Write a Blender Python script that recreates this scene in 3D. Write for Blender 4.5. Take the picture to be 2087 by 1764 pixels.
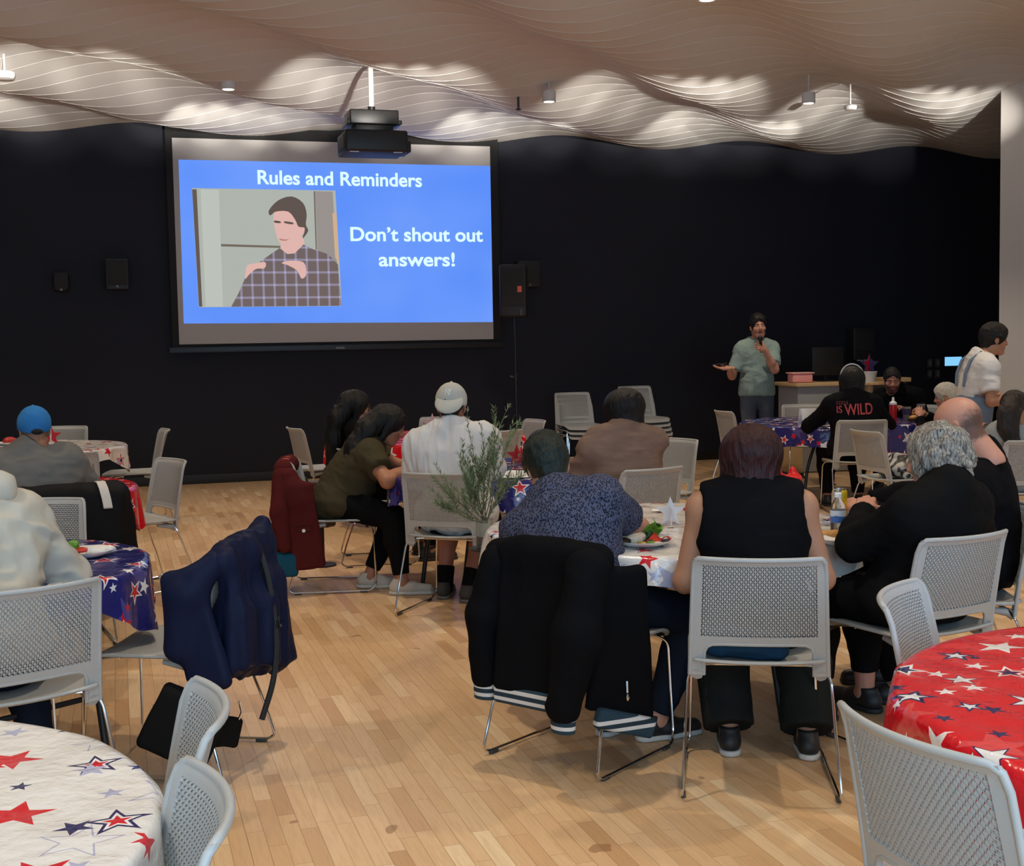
import bpy, math, random
import numpy as np
from math import sin, cos, pi, radians, sqrt, atan2, atan, hypot
from mathutils import Vector, Matrix
SC = bpy.context.scene
SPOT_W, WASH_W = 155.0, 760.0
COL = SC.collection
for o in list(bpy.data.objects): bpy.data.objects.remove(o)

# ------------------------------------------------------------------ camera, world, exposure, big lights
def setup_camera():
    f, pit, rol = 2600.0, atan(184/2600.0), atan(0.018)
    F = Vector((0, cos(pit), -sin(pit))); R0 = Vector((1, 0, 0)); U0 = Vector((0, sin(pit), cos(pit)))
    R = cos(rol)*R0 - sin(rol)*U0; U = cos(rol)*U0 + sin(rol)*R0
    cd = bpy.data.cameras.new('camera'); co = bpy.data.objects.new('camera', cd); COL.objects.link(co)
    cd.sensor_fit = 'HORIZONTAL'; cd.sensor_width = 36.0; cd.lens = 36.0*f/2087.0
    cd.clip_start = 0.05; cd.clip_end = 100
    M = Matrix((R, U, -F)).transposed().to_4x4(); M.translation = Vector((0, 0, 1.55))
    co.matrix_world = M
    SC.camera = co
setup_camera()
SC.view_settings.view_transform = 'Standard'; SC.view_settings.look = 'None'
SC.view_settings.gamma = 1.0; SC.view_settings.use_curve_mapping = False
SC.view_settings.exposure = 0.0
SC.cycles.max_bounces = 7; SC.cycles.diffuse_bounces = 4; SC.cycles.glossy_bounces = 3
SC.cycles.transparent_max_bounces = 6; SC.cycles.transmission_bounces = 5
SC.cycles.caustics_reflective = False; SC.cycles.caustics_refractive = False
w = bpy.data.worlds.new('world'); SC.world = w; w.use_nodes = True
w.node_tree.nodes['Background'].inputs[0].default_value = (0.55, 0.65, 0.8, 1)
w.node_tree.nodes['Background'].inputs[1].default_value = 0.05

def lamp(name, kind, loc, energy, color, target=None, parent=None, **kw):
    d = bpy.data.lights.new(name, kind); d.energy = energy; d.color = color
    for k, v in kw.items(): setattr(d, k, v)
    o = bpy.data.objects.new(name, d); COL.objects.link(o); o.location = loc
    if target is not None:
        o.rotation_euler = (Vector(target)-Vector(loc)).to_track_quat('-Z', 'Y').to_euler()
    if parent: o.parent = parent
    return o
# daylight through the window wall behind the photographer
lamp('window_daylight', 'AREA', (1.25, -1.55, 1.9), 350, (0.46, 0.73, 1.0), (-1.5, 8, 1.3), shape='RECTANGLE', size=8.5, size_y=2.6)
# ------------------------------------------------------------------ small helpers
def tag(o, label=None, cat=None, group=None, kind=None):
    if label: o['label'] = label
    if cat: o['category'] = cat
    if group: o['group'] = group
    if kind: o['kind'] = kind
    return o
def thing(name, label, cat, loc=(0, 0, 0), h=0.0, group=None):
    o = bpy.data.objects.new(name, None); COL.objects.link(o)
    o.empty_display_size = 0.1
    o.location = loc; o.rotation_euler = (0, 0, -radians(h))
    return tag(o, label, cat, group)
def mesh_np(name, V, Fq, smooth=True, angle=None):
    """V (n,3) array, Fq list of int lists or (m,4) array -> mesh"""
    me = bpy.data.meshes.new(name)
    V = np.asarray(V, dtype=np.float32)
    if isinstance(Fq, np.ndarray):
        n, k = Fq.shape
        me.vertices.add(len(V)); me.vertices.foreach_set('co', V.ravel())
        me.loops.add(n*k); me.loops.foreach_set('vertex_index', Fq.astype(np.int32).ravel())
        me.polygons.add(n); me.polygons.foreach_set('loop_start', np.arange(0, n*k, k, dtype=np.int32))
        me.update(calc_edges=True); me.validate()
    else:
        me.from_pydata(V.tolist(), [], Fq)
    me.polygons.foreach_set('use_smooth', np.full(len(me.polygons), smooth))
    if angle: me.set_sharp_from_angle(angle=radians(angle))
    me.update()
    return me
def link(name, me, mat=None, parent=None, loc=(0, 0, 0), h=0.0):
    o = bpy.data.objects.new(name, me); COL.objects.link(o)
    if mat is not None:
        for m in (mat if isinstance(mat, (list, tuple)) else [mat]): me.materials.append(m)
    if parent is not None: o.parent = parent
    o.location = loc
    if h: o.rotation_euler = (0, 0, -radians(h))
    return o
class MB:
    """collects boxes, tubes, lathes, prisms into one mesh"""
    def __init__(s): s.v = []; s.f = []; s.mi = []; s.m = 0
    def add(s, V, F):
        b = len(s.v); s.v += [tuple(map(float, p)) for p in V]; s.f += [[i+b for i in q] for q in F]; s.mi += [s.m]*len(F); return s
    def box(s, c, d, bev=0.0, M=None):
        x, y, z = d[0]/2, d[1]/2, d[2]/2
        if bev <= 0:
            V = [(sx*x, sy*y, sz*z) for sz in (-1, 1) for sy in (-1, 1) for sx in (-1, 1)]
            F = [(0, 2, 3, 1), (4, 5, 7, 6), (0, 1, 5, 4), (2, 6, 7, 3), (0, 4, 6, 2), (1, 3, 7, 5)]
        else:
            b = min(bev, x*.98, y*.98, z*.98); n = 3
            prof = [(-z, b), *[(-z+b-b*cos(a), b-b*sin(a)) for a in (pi/6, pi/3, pi/2)], *[(z-b+b*sin(a), b-b*cos(a)) for a in (0, pi/6, pi/3, pi/2)]]
            V = []; F = []
            ring = []
            for (zz, ins) in prof:
                r = max(b, 1e-4)
                pts = []
                for cx, cy, a0 in ((x, y, 0), (-x, y, pi/2), (-x, -y, pi), (x, -y, 1.5*pi)):
                    for t in range(n+1):
                        a = a0+t*pi/2/n; rr = r-ins
                        pts.append((cx-math.copysign(r, cx)+rr*cos(a), cy-math.copysign(r, cy)+rr*sin(a), zz))
                ring.append(len(V)); V += pts
            m = 4*(n+1)
            for k in range(len(prof)-1):
                for t in range(m): F.append((ring[k]+t, ring[k]+(t+1) % m, ring[k+1]+(t+1) % m, ring[k+1]+t))
            F.append(tuple(ring[0]+t for t in reversed(range(m)))); F.append(tuple(ring[-1]+t for t in range(m)))
        if M is not None: V = [M @ Vector(p) for p in V]
        return s.add([(p[0]+c[0], p[1]+c[1], p[2]+c[2]) for p in V], F)
    def tube(s, path, r, n=8, fillet=0.0, cap=True, closed=False):
        P = [Vector(p) for p in path]
        if fillet > 0 and len(P) > 2:
            Q = [P[0]]
            for i in range(1, len(P)-1):
                a, b, c = P[i-1], P[i], P[i+1]
                d = min(fillet, (a-b).length*.45, (c-b).length*.45)
                s0 = b+(a-b).normalized()*d; s1 = b+(c-b).normalized()*d
                for t in range(6):
                    t /= 5.0; Q.append(s0*(1-t)**2+b*2*t*(1-t)+s1*t*t)
            Q.append(P[-1]); P = Q
        N = len(P); rr = r if hasattr(r, '__len__') else [r]*N
        if len(rr) != N: rr = [rr[0]+(rr[-1]-rr[0])*i/(N-1) for i in range(N)]
        V = []; F = []
        T0 = (P[1]-P[0]).normalized()
        ref = Vector((0, 0, 1)) if abs(T0.z) < .9 else Vector((1, 0, 0))
        X = T0.cross(ref).normalized()
        for i in range(N):
            if closed: T = (P[(i+1) % N]-P[i-1]).normalized()
            else: T = (P[min(i+1, N-1)]-P[max(i-1, 0)]).normalized()
            X = (X-T*X.dot(T)).normalized(); Y = T.cross(X)
            for k in range(n):
                a = 2*pi*k/n; V.append(P[i]+X*(rr[i]*cos(a))+Y*(rr[i]*sin(a)))
        for i in range(N if closed else N-1):
            j = (i+1) % N
            for k in range(n): F.append((i*n+k, i*n+(k+1) % n, j*n+(k+1) % n, j*n+k))
        if cap and not closed:
            F.append(tuple(reversed(range(n)))); F.append(tuple((N-1)*n+k for k in range(n)))
        return s.add(V, F)
    def lathe(s, c, prof, n=32, sx=1.0, sy=1.0):
        V = []; F = []
        for (r, z) in prof:
            for k in range(n):
                a = 2*pi*k/n; V.append((c[0]+r*cos(a)*sx, c[1]+r*sin(a)*sy, c[2]+z))
        for i in range(len(prof)-1):
            for k in range(n): F.append((i*n+k, i*n+(k+1) % n, (i+1)*n+(k+1) % n, (i+1)*n+k))
        if prof[0][0] > 1e-6: F.append(tuple(reversed(range(n))))
        if prof[-1][0] > 1e-6: F.append(tuple((len(prof)-1)*n+k for k in range(n)))
        return s.add(V, F)
    def prism(s, poly, fn0, fn1):
        """poly 2d list; fn0/fn1 map (x,y)->3d for the two caps"""
        n = len(poly); V = [fn0(*p) for p in poly]+[fn1(*p) for p in poly]
        F = [tuple(reversed(range(n))), tuple(range(n, 2*n))]+[(i, (i+1) % n, n+(i+1) % n, n+i) for i in range(n)]
        return s.add(V, F)
    def build(s, name, mat, parent=None, smooth=True, angle=40, loc=(0, 0, 0), h=0.0):
        me = mesh_np(name, np.array(s.v, dtype=np.float32), s.f, smooth, angle if smooth else None)
        o = link(name, me, mat, parent, loc, h)
        if max(s.mi, default=0) > 0: me.polygons.foreach_set('material_index', s.mi)
        return o

def copy_tree(o, parent=None):
    c = o.copy(); COL.objects.link(c); c.parent = parent
    for ch in list(o.children): copy_tree(ch, c)
    return c


# ------------------------------------------------------------------ materials
class NT:
    def __init__(s, name):
        s.m = bpy.data.materials.new(name); s.m.use_nodes = True; s.t = s.m.node_tree; s.b = s.t.nodes['Principled BSDF']
    def n(s, kind, **kw):
        x = s.t.nodes.new(kind)
        for k, v in kw.items(): setattr(x, k, v)
        return x
    def l(s, a, b): s.t.links.new(a, b)
    def set(s, sock, v):
        if hasattr(v, 'links') or isinstance(v, bpy.types.NodeSocket): s.l(v, sock)
        elif v is not None: sock.default_value = v
    def math(s, op, a, b=None, c=None, clamp=False):
        x = s.n('ShaderNodeMath', operation=op, use_clamp=clamp); s.set(x.inputs[0], a)
        if b is not None: s.set(x.inputs[1], b)
        if c is not None: s.set(x.inputs[2], c)
        return x.outputs[0]
    def mix(s, fac, a, b, blend='MIX'):
        x = s.n('ShaderNodeMix', data_type='RGBA', blend_type=blend)
        s.set(x.inputs[0], fac); s.set(x.inputs[6], a); s.set(x.inputs[7], b); return x.outputs[2]
    def noise(s, vec, scale, detail=3, rough=.5, out='Fac'):
        x = s.n('ShaderNodeTexNoise'); x.inputs['Scale'].default_value = scale; x.inputs['Detail'].default_value = detail
        x.inputs['Roughness'].default_value = rough
        if vec is not None: s.l(vec, x.inputs['Vector'])
        return x.outputs[out]
    def ramp(s, fac, stops, interp='LINEAR'):
        x = s.n('ShaderNodeValToRGB'); r = x.color_ramp; r.interpolation = interp
        while len(r.elements) < len(stops): r.elements.new(0.5)
        for e, (p, c) in zip(r.elements, stops): e.position = p; e.color = c
        s.l(fac, x.inputs[0]); return x.outputs[0]
    def coord(s, kind='Object', scale=None, rot=None):
        x = s.n('ShaderNodeTexCoord'); v = x.outputs[kind]
        if scale or rot:
            mp = s.n('ShaderNodeMapping'); s.l(v, mp.inputs[0])
            if scale: mp.inputs['Scale'].default_value = scale
            if rot: mp.inputs['Rotation'].default_value = rot
            v = mp.outputs[0]
        return v
    def bump(s, height, strength=.3, dist=.01):
        x = s.n('ShaderNodeBump'); x.inputs['Strength'].default_value = strength; x.inputs['Distance'].default_value = dist
        s.l(height, x.inputs['Height']); s.l(x.outputs[0], s.b.inputs['Normal'])
    def p(s, **kw):
        for k, v in kw.items(): s.set(s.b.inputs[k.replace('_', ' ')], v)
        return s
def c4(c): return (c[0], c[1], c[2], 1.0)
def srgb(r, g, b):
    f = lambda v: (v/255/12.92) if v/255 <= .04045 else ((v/255+.055)/1.055)**2.4
    return (f(r), f(g), f(b), 1.0)
_PL = {}
def plain(name, col, rough=.5, metal=0.0, var=.06, scale=40, bump=0.0, **kw):
    if name in _PL: return _PL[name]
    t = NT(name); co = t.coord('Object')
    nz = t.noise(co, scale, 3)
    dark = tuple(c*(1-var*2) for c in col[:3])+(1,); lite = tuple(min(1, c*(1+var)) for c in col[:3])+(1,)
    t.p(Base_Color=t.mix(nz, dark, lite), Roughness=rough, Metallic=metal, **kw)
    if bump: t.bump(nz, bump, .004)
    _PL[name] = t.m; return t.m
def cloth(name, col, rough=.85, weave=900, bump=.25, var=.12, sheen=.0):
    if name in _PL: return _PL[name]
    t = NT(name); co = t.coord('Object')
    big = t.noise(co, 7, 4); fine = t.noise(co, weave, 2)
    f = t.math('ADD', t.math('MULTIPLY', big, .7), t.math('MULTIPLY', fine, .3))
    t.p(Base_Color=t.mix(f, tuple(c*(1-var) for c in col[:3])+(1,), tuple(min(1, c*(1+var)) for c in col[:3])+(1,)), Roughness=rough, Sheen_Weight=sheen)
    t.p(Specular_IOR_Level=.06)
    t.bump(fine, bump, .002)
    _PL[name] = t.m; return t.m
def emit(name, col, strength):
    t = NT(name); t.p(Base_Color=(0, 0, 0, 1), Roughness=.6, Emission_Color=col, Emission_Strength=strength); return t.m
chrome = plain('chrome', (.72, .72, .73, 1), .13, 1.0, .02)
white_paint = plain('white_paint', (.62, .61, .59, 1), .6, var=.03, scale=6)
black_plastic = plain('black_plastic', (.007, .007, .008, 1), .5, var=.2)
black_metal = plain('black_metal', (.015, .015, .016, 1), .4, .3, var=.2)
dark_steel = plain('dark_grey_steel', (.045, .047, .05, 1), .4, .6, var=.1)
white_plastic = plain('white_plastic', (.75, .75, .74, 1), .35, var=.02)
paper_white = plain('white_card', (.82, .83, .85, 1), .6, var=.02)
# ------------------------------------------------------------------ room shell.  s runs along the black wall, t comes out of it
WA = Vector((-3.7607, 14.5144, 0)); WANG = radians(16.6)
WD = Vector((cos(WANG), sin(WANG), 0)); WN = Vector((sin(WANG), -cos(WANG), 0))
def W(s, t, z): return WA + WD*s + WN*t + Vector((0, 0, z))
MW = Matrix(((WD.x, -WN.x, 0), (WD.y, -WN.y, 0), (0, 0, 1)))       # local x along the wall, local y into the wall
def wall_box(mb, s0, s1, t0, t1, z0, z1, bev=0.0):
    c = W((s0+s1)/2, (t0+t1)/2, (z0+z1)/2)
    return mb.box(c, (abs(s1-s0), abs(t1-t0), z1-z0), bev, MW)
def struct(name, mb, mat, **kw):
    o = mb.build(name, mat, **kw); o['kind'] = 'structure'; return o

def floor_material():
    t = NT('maple_strip_floor'); co = t.coord('Object')
    sp = t.n('ShaderNodeSeparateXYZ')
    mp = t.n('ShaderNodeMapping'); mp.inputs['Rotation'].default_value = (0, 0, radians(-17.2-90)); t.l(co, mp.inputs[0]); t.l(mp.outputs[0], sp.inputs[0])
    u, v = sp.outputs[0], sp.outputs[1]
    row = t.math('FLOOR', t.math('DIVIDE', v, .057))
    wn = t.n('ShaderNodeTexWhiteNoise', noise_dimensions='1D'); t.l(row, wn.inputs['W'])
    uu = t.math('ADD', t.math('DIVIDE', u, .42), t.math('MULTIPLY', wn.outputs[0], 17.3))
    pk = t.math('FLOOR', uu)
    cb = t.n('ShaderNodeCombineXYZ'); t.l(row, cb.inputs[0]); t.l(pk, cb.inputs[1])
    w2 = t.n('ShaderNodeTexWhiteNoise', noise_dimensions='2D'); t.l(cb.outputs[0], w2.inputs['Vector'])
    base = t.ramp(w2.outputs[0], [(0, srgb(192, 152, 110)), (.12, srgb(208, 170, 127)), (.5, srgb(216, 180, 138)), (.9, srgb(221, 187, 146)), (1, srgb(232, 206, 168))])
    m3 = t.n('ShaderNodeMapping'); m3.inputs['Scale'].default_value = (2.2, 26, 1); t.l(mp.outputs[0], m3.inputs[0])
    ad = t.n('ShaderNodeVectorMath', operation='ADD'); t.l(m3.outputs[0], ad.inputs[0]); t.l(w2.outputs[1], ad.inputs[1])
    grain = t.noise(ad.outputs[0], 3.0, 5, .6)
    base = t.mix(t.math('MULTIPLY', t.math('SUBTRACT', grain, .45), 1.1, clamp=True), base, srgb(176, 128, 86))
    kn = t.noise(mp.outputs[0], 5.5, 2); base = t.mix(t.math('MULTIPLY', t.math('GREATER_THAN', kn, .735), .55), base, srgb(128, 82, 48))
    fv = t.math('FRACT', t.math('DIVIDE', v, .057)); fu = t.math('FRACT', uu)
    ev = t.math('LESS_THAN', t.math('PINGPONG', fv, .5), .02)
    eu = t.math('LESS_THAN', t.math('PINGPONG', fu, .5), .0035)
    sg = t.n('ShaderNodeTexWhiteNoise', noise_dimensions='1D'); t.l(t.math('ADD', row, 77.7), sg.inputs['W'])
    ek = t.math('MULTIPLY', t.math('MAXIMUM', t.math('MULTIPLY', ev, t.math('ADD', .25, t.math('MULTIPLY', sg.outputs[0], .65))), t.math('MULTIPLY', eu, .5)), .8)
    base = t.mix(ek, base, srgb(92, 60, 36))
    t.p(Base_Color=base, Roughness=t.math('ADD', .27, t.math('MULTIPLY', grain, .12)), Specular_IOR_Level=.45)
    t.bump(t.math('SUBTRACT', t.math('MULTIPLY', grain, .1), ek), .12, .002)
    return t.m
mb = MB(); wall_box(mb, -9, 13, -.3, 17.5, -.1, 0); struct('floor', mb, floor_material(), smooth=False)
tb = NT('black_wall_paint'); co = tb.coord('Object')
tb.p(Base_Color=tb.mix(tb.noise(co, 1.3, 4), srgb(26, 28, 37), srgb(35, 37, 47)), Roughness=.72, Specular_IOR_Level=.25)
mb = MB(); wall_box(mb, -9, 13, -.25, 0, 0, 4.48); struct('wall_back', mb, tb.m, smooth=False)
mb = MB(); wall_box(mb, -9, 13, 0, .014, 0, .105, .004); struct('baseboard_back', mb, plain('baseboard_black', (.006, .006, .007, 1), .5))
wallmat = plain('white_wall_paint', (.66, .64, .61, 1), .75, var=.02, scale=3)
mb = MB(); wall_box(mb, 8.15, 8.55, 3.66, 17.5, 0, 4.48); struct('wall_right', mb, wallmat, smooth=False)
mb = MB(); wall_box(mb, 8.55, 13, 3.66, 3.9, 0, 4.48); struct('wall_side', mb, wallmat, smooth=False)
mb = MB(); wall_box(mb, -9.2, -9, -.25, 17.5, 0, 4.48); struct('wall_left', mb, wallmat, smooth=False)
mb = MB()                                                            # rear wall behind the photographer, open where the windows are
wall_box(mb, -9, 13, 17.3, 17.5, 3.35, 4.48); wall_box(mb, -9, 13, 17.3, 17.5, 0, .35)
for i in range(5): wall_box(mb, -9+4.4*i, -8.7+4.4*i+(.0), 17.3, 17.5, .35, 3.35)
struct('wall_rear', mb, wallmat, smooth=False)
for i in range(5):
    mb = MB(); s0 = -8.7+4.4*i; s1 = s0+4.1
    wall_box(mb, s0, s1, 17.34, 17.46, .35, .41); wall_box(mb, s0, s1, 17.34, 17.46, 3.29, 3.35)
    for k in range(4): wall_box(mb, s0+(s1-s0-.06)*k/3, s0+(s1-s0-.06)*k/3+.06, 17.34, 17.46, .41, 3.29)
    struct('window_%d' % (i+1), mb, dark_steel, smooth=False)

def ceil_z(s, t):
    a = .068+.042*np.clip(t/1.3, 0, 1)-.035*np.clip((t-5.5)/3, 0, 1)
    return 4.0 - a*np.cos(2*pi/2.48*(s+.98*t-.93)) - .03*np.clip(t/1.5, 0, 1)*np.cos(2*pi/3.2*(s-.55*t)+1.0)
def build_ceiling():
    ss = np.arange(-9, 13.01, .07); band = .25; nb = int(17.4/band)
    rows = []
    for k in range(nb):
        t0, t1 = k*band, (k+1)*band; tm = (t0+t1)/2; zm = ceil_z(ss, np.full_like(ss, tm))
        for tt in (t0, t1):
            zz = zm + 1.0*(ceil_z(ss, np.full_like(ss, tt))-zm) + (.0012 if tt == t0 else -.0012)
            rows.append(np.stack([WA.x+WD.x*ss+WN.x*tt, WA.y+WD.y*ss+WN.y*tt, zz], 1))
    V = np.concatenate(rows); n = len(ss); R = len(rows)
    a = (np.arange(R-1)[:, None]*n+np.arange(n-1)[None, :]).ravel()
    Fq = np.stack([a, a+n, a+n+1, a+1], 1)
    me = mesh_np('ceiling', V, Fq, True, 28)
    t = NT('white_wave_ceiling_panels'); t.p(Base_Color=(.585, .575, .56, 1), Roughness=.8, Specular_IOR_Level=.2)
    o = link('ceiling', me, t.m); o['kind'] = 'structure'
    mb = MB(); wall_box(mb, -9, 13, -.25, 17.5, 4.5, 4.6); struct('roof_slab', mb, wallmat, smooth=False)
build_ceiling()

# ------------------------------------------------------------------ projection screen with its slide
def text_mesh(name, body, mat, offset=0.0, extrude=0.0):
    c = bpy.data.curves.new(name, 'FONT'); c.body = body; c.size = 1; c.offset = offset; c.extrude = extrude
    o = bpy.data.objects.new(name+'_curve', c); COL.objects.link(o); bpy.context.view_layer.update()
    me = bpy.data.meshes.new_from_object(o.evaluated_get(bpy.context.evaluated_depsgraph_get()))
    bpy.data.objects.remove(o); me.name = name; me.materials.clear()
    return link(name, me, mat)
def build_screen():
    root = thing('projection_screen', 'wide white projection screen showing a blue slide on the black wall', 'projection screen', W(1.83, .02, 1.4), -16.6)
    def loc(s, t, z): return (s-1.83, -(t-.02), z-1.4)              # local x along wall, -y out of it
    def part(name, mat, boxes):
        m = MB()
        for (s0, s1, t0, t1, z0, z1) in boxes:
            a, b = loc(s0, t0, z0), loc(s1, t1, z1)
            m.box([(a[i]+b[i])/2 for i in range(3)], [abs(a[i]-b[i]) for i in range(3)], .003)
        return m.build(name, mat, root)
    part('black_masking', plain('screen_masking', (.008, .008, .009, 1), .8), [(-.075, 3.775, .10, .118, 1.56, 4.02)])
    part('viewing_surface', plain('screen_fabric', (.47, .45, .44, 1), .85, var=.01), [(0, 3.677, .118, .122, 1.597, 3.892)])
    part('bottom_bar', black_metal, [(-.11, 3.79, .09, .145, 1.50, 1.565)])
    logo = part('maker_plate', plain('grey_plate', (.15, .15, .16, 1), .5), [(1.76, 1.865, .145, .148, 1.513, 1.538)])
    sl = emit('slide_blue', srgb(95, 146, 250), 1.0)
    T = sl.node_tree; nz = T.nodes.new('ShaderNodeTexNoise'); nz.inputs['Scale'].default_value = .8
    rp = T.nodes.new('ShaderNodeValToRGB'); rp.color_ramp.elements[0].color = srgb(86, 140, 248); rp.color_ramp.elements[1].color = srgb(110, 156, 252)
    rp.color_ramp.elements[0].position = .3; rp.color_ramp.elements[1].position = .7
    cd = T.nodes.new('ShaderNodeTexCoord'); T.links.new(cd.outputs['Object'], nz.inputs[0]); T.links.new(nz.outputs[0], rp.inputs[0]); T.links.new(rp.outputs[0], T.nodes['Principled BSDF'].inputs['Emission Color'])
    lay = [.1225]
    def flat(name, mat, poly, parent):
        lay[0] += .0006
        m = MB(); t0, t1 = lay[0], lay[0]+.0004
        m.prism(poly, lambda x, y: loc(x, t0, y), lambda x, y: loc(x, t1, y))
        return m.build(name, mat, parent, smooth=False)
    slide = flat('slide_image', sl, [(.056, 1.831), (3.672, 1.802), (3.676, 3.661), (.064, 3.652)], root)
    slide['label'] = 'lit blue slide with white writing'
    # photograph on the slide: a plain man in a plaid shirt before a pale door
    def P(x, y): return (.196+(x-78)/1890*1.608, 3.34-(y-95)/1580*1.335)  # picture's own grid
    cols = dict(door=(172, 178, 170), door2=(186, 192, 184), frame=(150, 143, 140), dark=(96, 84, 74), hair=(92, 79, 73), face=(222, 178, 170), shirt=(122, 106, 106), tan=(206, 172, 140), line=(112, 102, 90), lip=(176, 128, 120), pale=(196, 190, 190))
    mt = {k: emit('slide_'+k, srgb(*v), 1.0) for k, v in cols.items()}
    pic = flat('photograph', mt['door'], [P(80, 95), P(1975, 95), P(2020, 1668), P(115, 1668)], slide)
    def F(name, mat, pts, smoothn=0):
        if smoothn:
            Q = []
            n = len(pts)
            for i in range(n):
                p0, p1, p2, p3 = pts[i-1], pts[i], pts[(i+1) % n], pts[(i+2) % n]
                for k in range(smoothn):
                    u = k/smoothn
                    Q.append(tuple(.5*((2*p1[j])+(-p0[j]+p2[j])*u+(2*p0[j]-5*p1[j]+4*p2[j]-p3[j])*u*u+(-p0[j]+3*p1[j]-3*p2[j]+p3[j])*u**3) for j in (0, 1)))
            pts = Q
        return flat(name, mat, [P(*q) for q in pts], slide)
    F('door_edge', mt['dark'], [(82, 110), (140, 110), (160, 1660), (118, 1660)])
    F('door_panel', mt['door2'], [(190, 110), (425, 110), (430, 1660), (205, 1660)])
    F('door_rail', mt['line'], [(430, 828), (1210, 850), (1210, 878), (430, 860)])
    F('door_frame', mt['frame'], [(1700, 110), (1935, 110), (1990, 1660), (1720, 1660)])
    F('door_seam', mt['line'], [(1678, 110), (1698, 110), (1702, 900), (1684, 900)])
    F('wall_strip', mt['tan'], [(1925, 400), (1980, 400), (1996, 1100), (1945, 1000)])
    F('neck', mt['face'], [(1235, 760), (1480, 700), (1530, 860), (1420, 960), (1250, 930)], 4)
    tp = NT('slide_plaid'); tc = tp.coord('Object'); sx = tp.n('ShaderNodeSeparateXYZ'); tp.l(tc, sx.inputs[0])
    fx = tp.math('LESS_THAN', tp.math('PINGPONG', tp.math('MULTIPLY', sx.outputs[0], 8.0), .5), .1)
    fz = tp.math('LESS_THAN', tp.math('PINGPONG', tp.math('MULTIPLY', sx.outputs[2], 7.0), .5), .09)
    tp.p(Base_Color=(0, 0, 0, 1), Emission_Strength=1.0, Emission_Color=tp.mix(tp.math('MULTIPLY', tp.math('ADD', fx, fz), .42), srgb(108, 94, 92), srgb(176, 170, 204)))
    F('shirt', tp.m, [(535, 1665), (640, 1480), (740, 1260), (900, 1090), (1080, 960), (1200, 880), (1300, 960), (1400, 950), (1520, 830), (1640, 890), (1850, 960), (1980, 1100), (2018, 1665)])
    F('face', mt['face'], [(1130, 480), (1160, 385), (1330, 360), (1430, 480), (1470, 620), (1480, 740), (1400, 840), (1290, 870), (1200, 800), (1150, 650)], 5)
    F('ear', mt['face'], [(1460, 600), (1540, 590), (1530, 680), (1470, 700)], 5)
    F('hair', mt['hair'], [(1080, 440), (1075, 370), (1200, 240), (1380, 185), (1530, 270), (1575, 420), (1560, 560), (1590, 640), (1540, 720), (1510, 740), (1545, 610), (1460, 590), (1420, 500), (1330, 390), (1170, 390), (1110, 430)], 3)
    F('eyebrow', mt['hair'], [(1140, 512), (1215, 520), (1222, 545), (1145, 540)], 3); F('eyebrow', mt['hair'], [(1275, 520), (1385, 535), (1380, 560), (1280, 545)], 3)
    F('mouth', mt['lip'], [(1200, 752), (1280, 765), (1330, 755), (1280, 782), (1215, 775)], 3)
    F('hand', mt['face'], [(730, 1290), (760, 1120), (850, 1090), (1000, 1070), (990, 1150), (880, 1160), (790, 1230)], 4)
    F('hand', mt['face'], [(1220, 1080), (1320, 1050), (1500, 1065), (1545, 1150), (1540, 1250), (1480, 1290), (1420, 1180), (1300, 1110)], 4)
    tw = emit('slide_white', srgb(222, 255, 255), 1.0)
    for txt, s0, s1, z, ht in (('Rules and Reminders', .913, 2.833, 3.40, .16), ("Don\u2019t shout out", 1.955, 3.564, 2.765, .164), ('answers!', 2.294, 3.212, 2.473, .164)):
        c = bpy.data.curves.new('slide_lettering', 'FONT'); c.body = txt; c.size = 1; c.offset = .022; c.extrude = .0; c.align_x = 'LEFT'
        o = bpy.data.objects.new('slide_lettering', c); COL.objects.link(o)
        bpy.context.view_layer.update(); w0 = o.dimensions.x
        k = (s1-s0)/w0
        lay[0] += .0006; p = loc(s0, lay[0]+.001, z)
        bpy.data.objects.remove(o)
        o = text_mesh('lettering', txt, tw, .022); k = (s1-s0)/max(v.co.x for v in o.data.vertices)
        o.data.transform(Matrix.Diagonal((k, ht/.73, 1, 1))); o.parent = slide; o.location = p; o.rotation_euler = (pi/2, 0, 0)
build_screen()

# ------------------------------------------------------------------ ceiling fixtures
glow = emit('lamp_lens', (1.0, .86, .62, 1), 14)
def downlight(s, t, z, label):
    p = W(s, t, z); root = thing('pendant_downlight', label, 'ceiling light', p, 0, 'cylinder downlights under the wave ceiling')
    m = MB(); m.lathe((0, 0, 0), [(.052, .004), (.062, 0), (.066, .004), (.066, .105), (.062, .109), (.0, .109)], 28); m.build('housing', white_paint, root)
    m = MB(); m.lathe((0, 0, 0), [(0, .010), (.05, .010), (.05, .004), (0, .004)], 24); m.build('lens', glow, root)
    m = MB(); m.tube([(0, 0, .109), (0, 0, .45)], .008); m.build('stem', white_paint, root)
    lamp('downlight_lamp', 'SPOT', (0, 0, -.01), SPOT_W, (1.0, .84, .63), None, root, spot_size=radians(112), spot_blend=.55, shadow_soft_size=.05)
    if 2 < t < 8:                                                  # added unseen spots off the heads, brightening the waves towards the black wall
        near = t < 5; dt, s0 = (.05, .1) if near else (-1.0, 1.2); q = W(s+s0, t+dt, 3.40)
        for ds in (-.9, -.3, .3, .9):
            q2 = W(s+s0+.2+ds, t+dt-3.45, 4.24 if near else 3.98); l = lamp('unseen_wash_lamp', 'SPOT', q, WASH_W*(.55 if near else .9), (1.0, .93, .82), q2, spot_size=radians(15 if near else 17), spot_blend=1.0, shadow_soft_size=.03)
            l.parent = root; l.matrix_parent_inverse = Matrix.Translation(-p)
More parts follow.
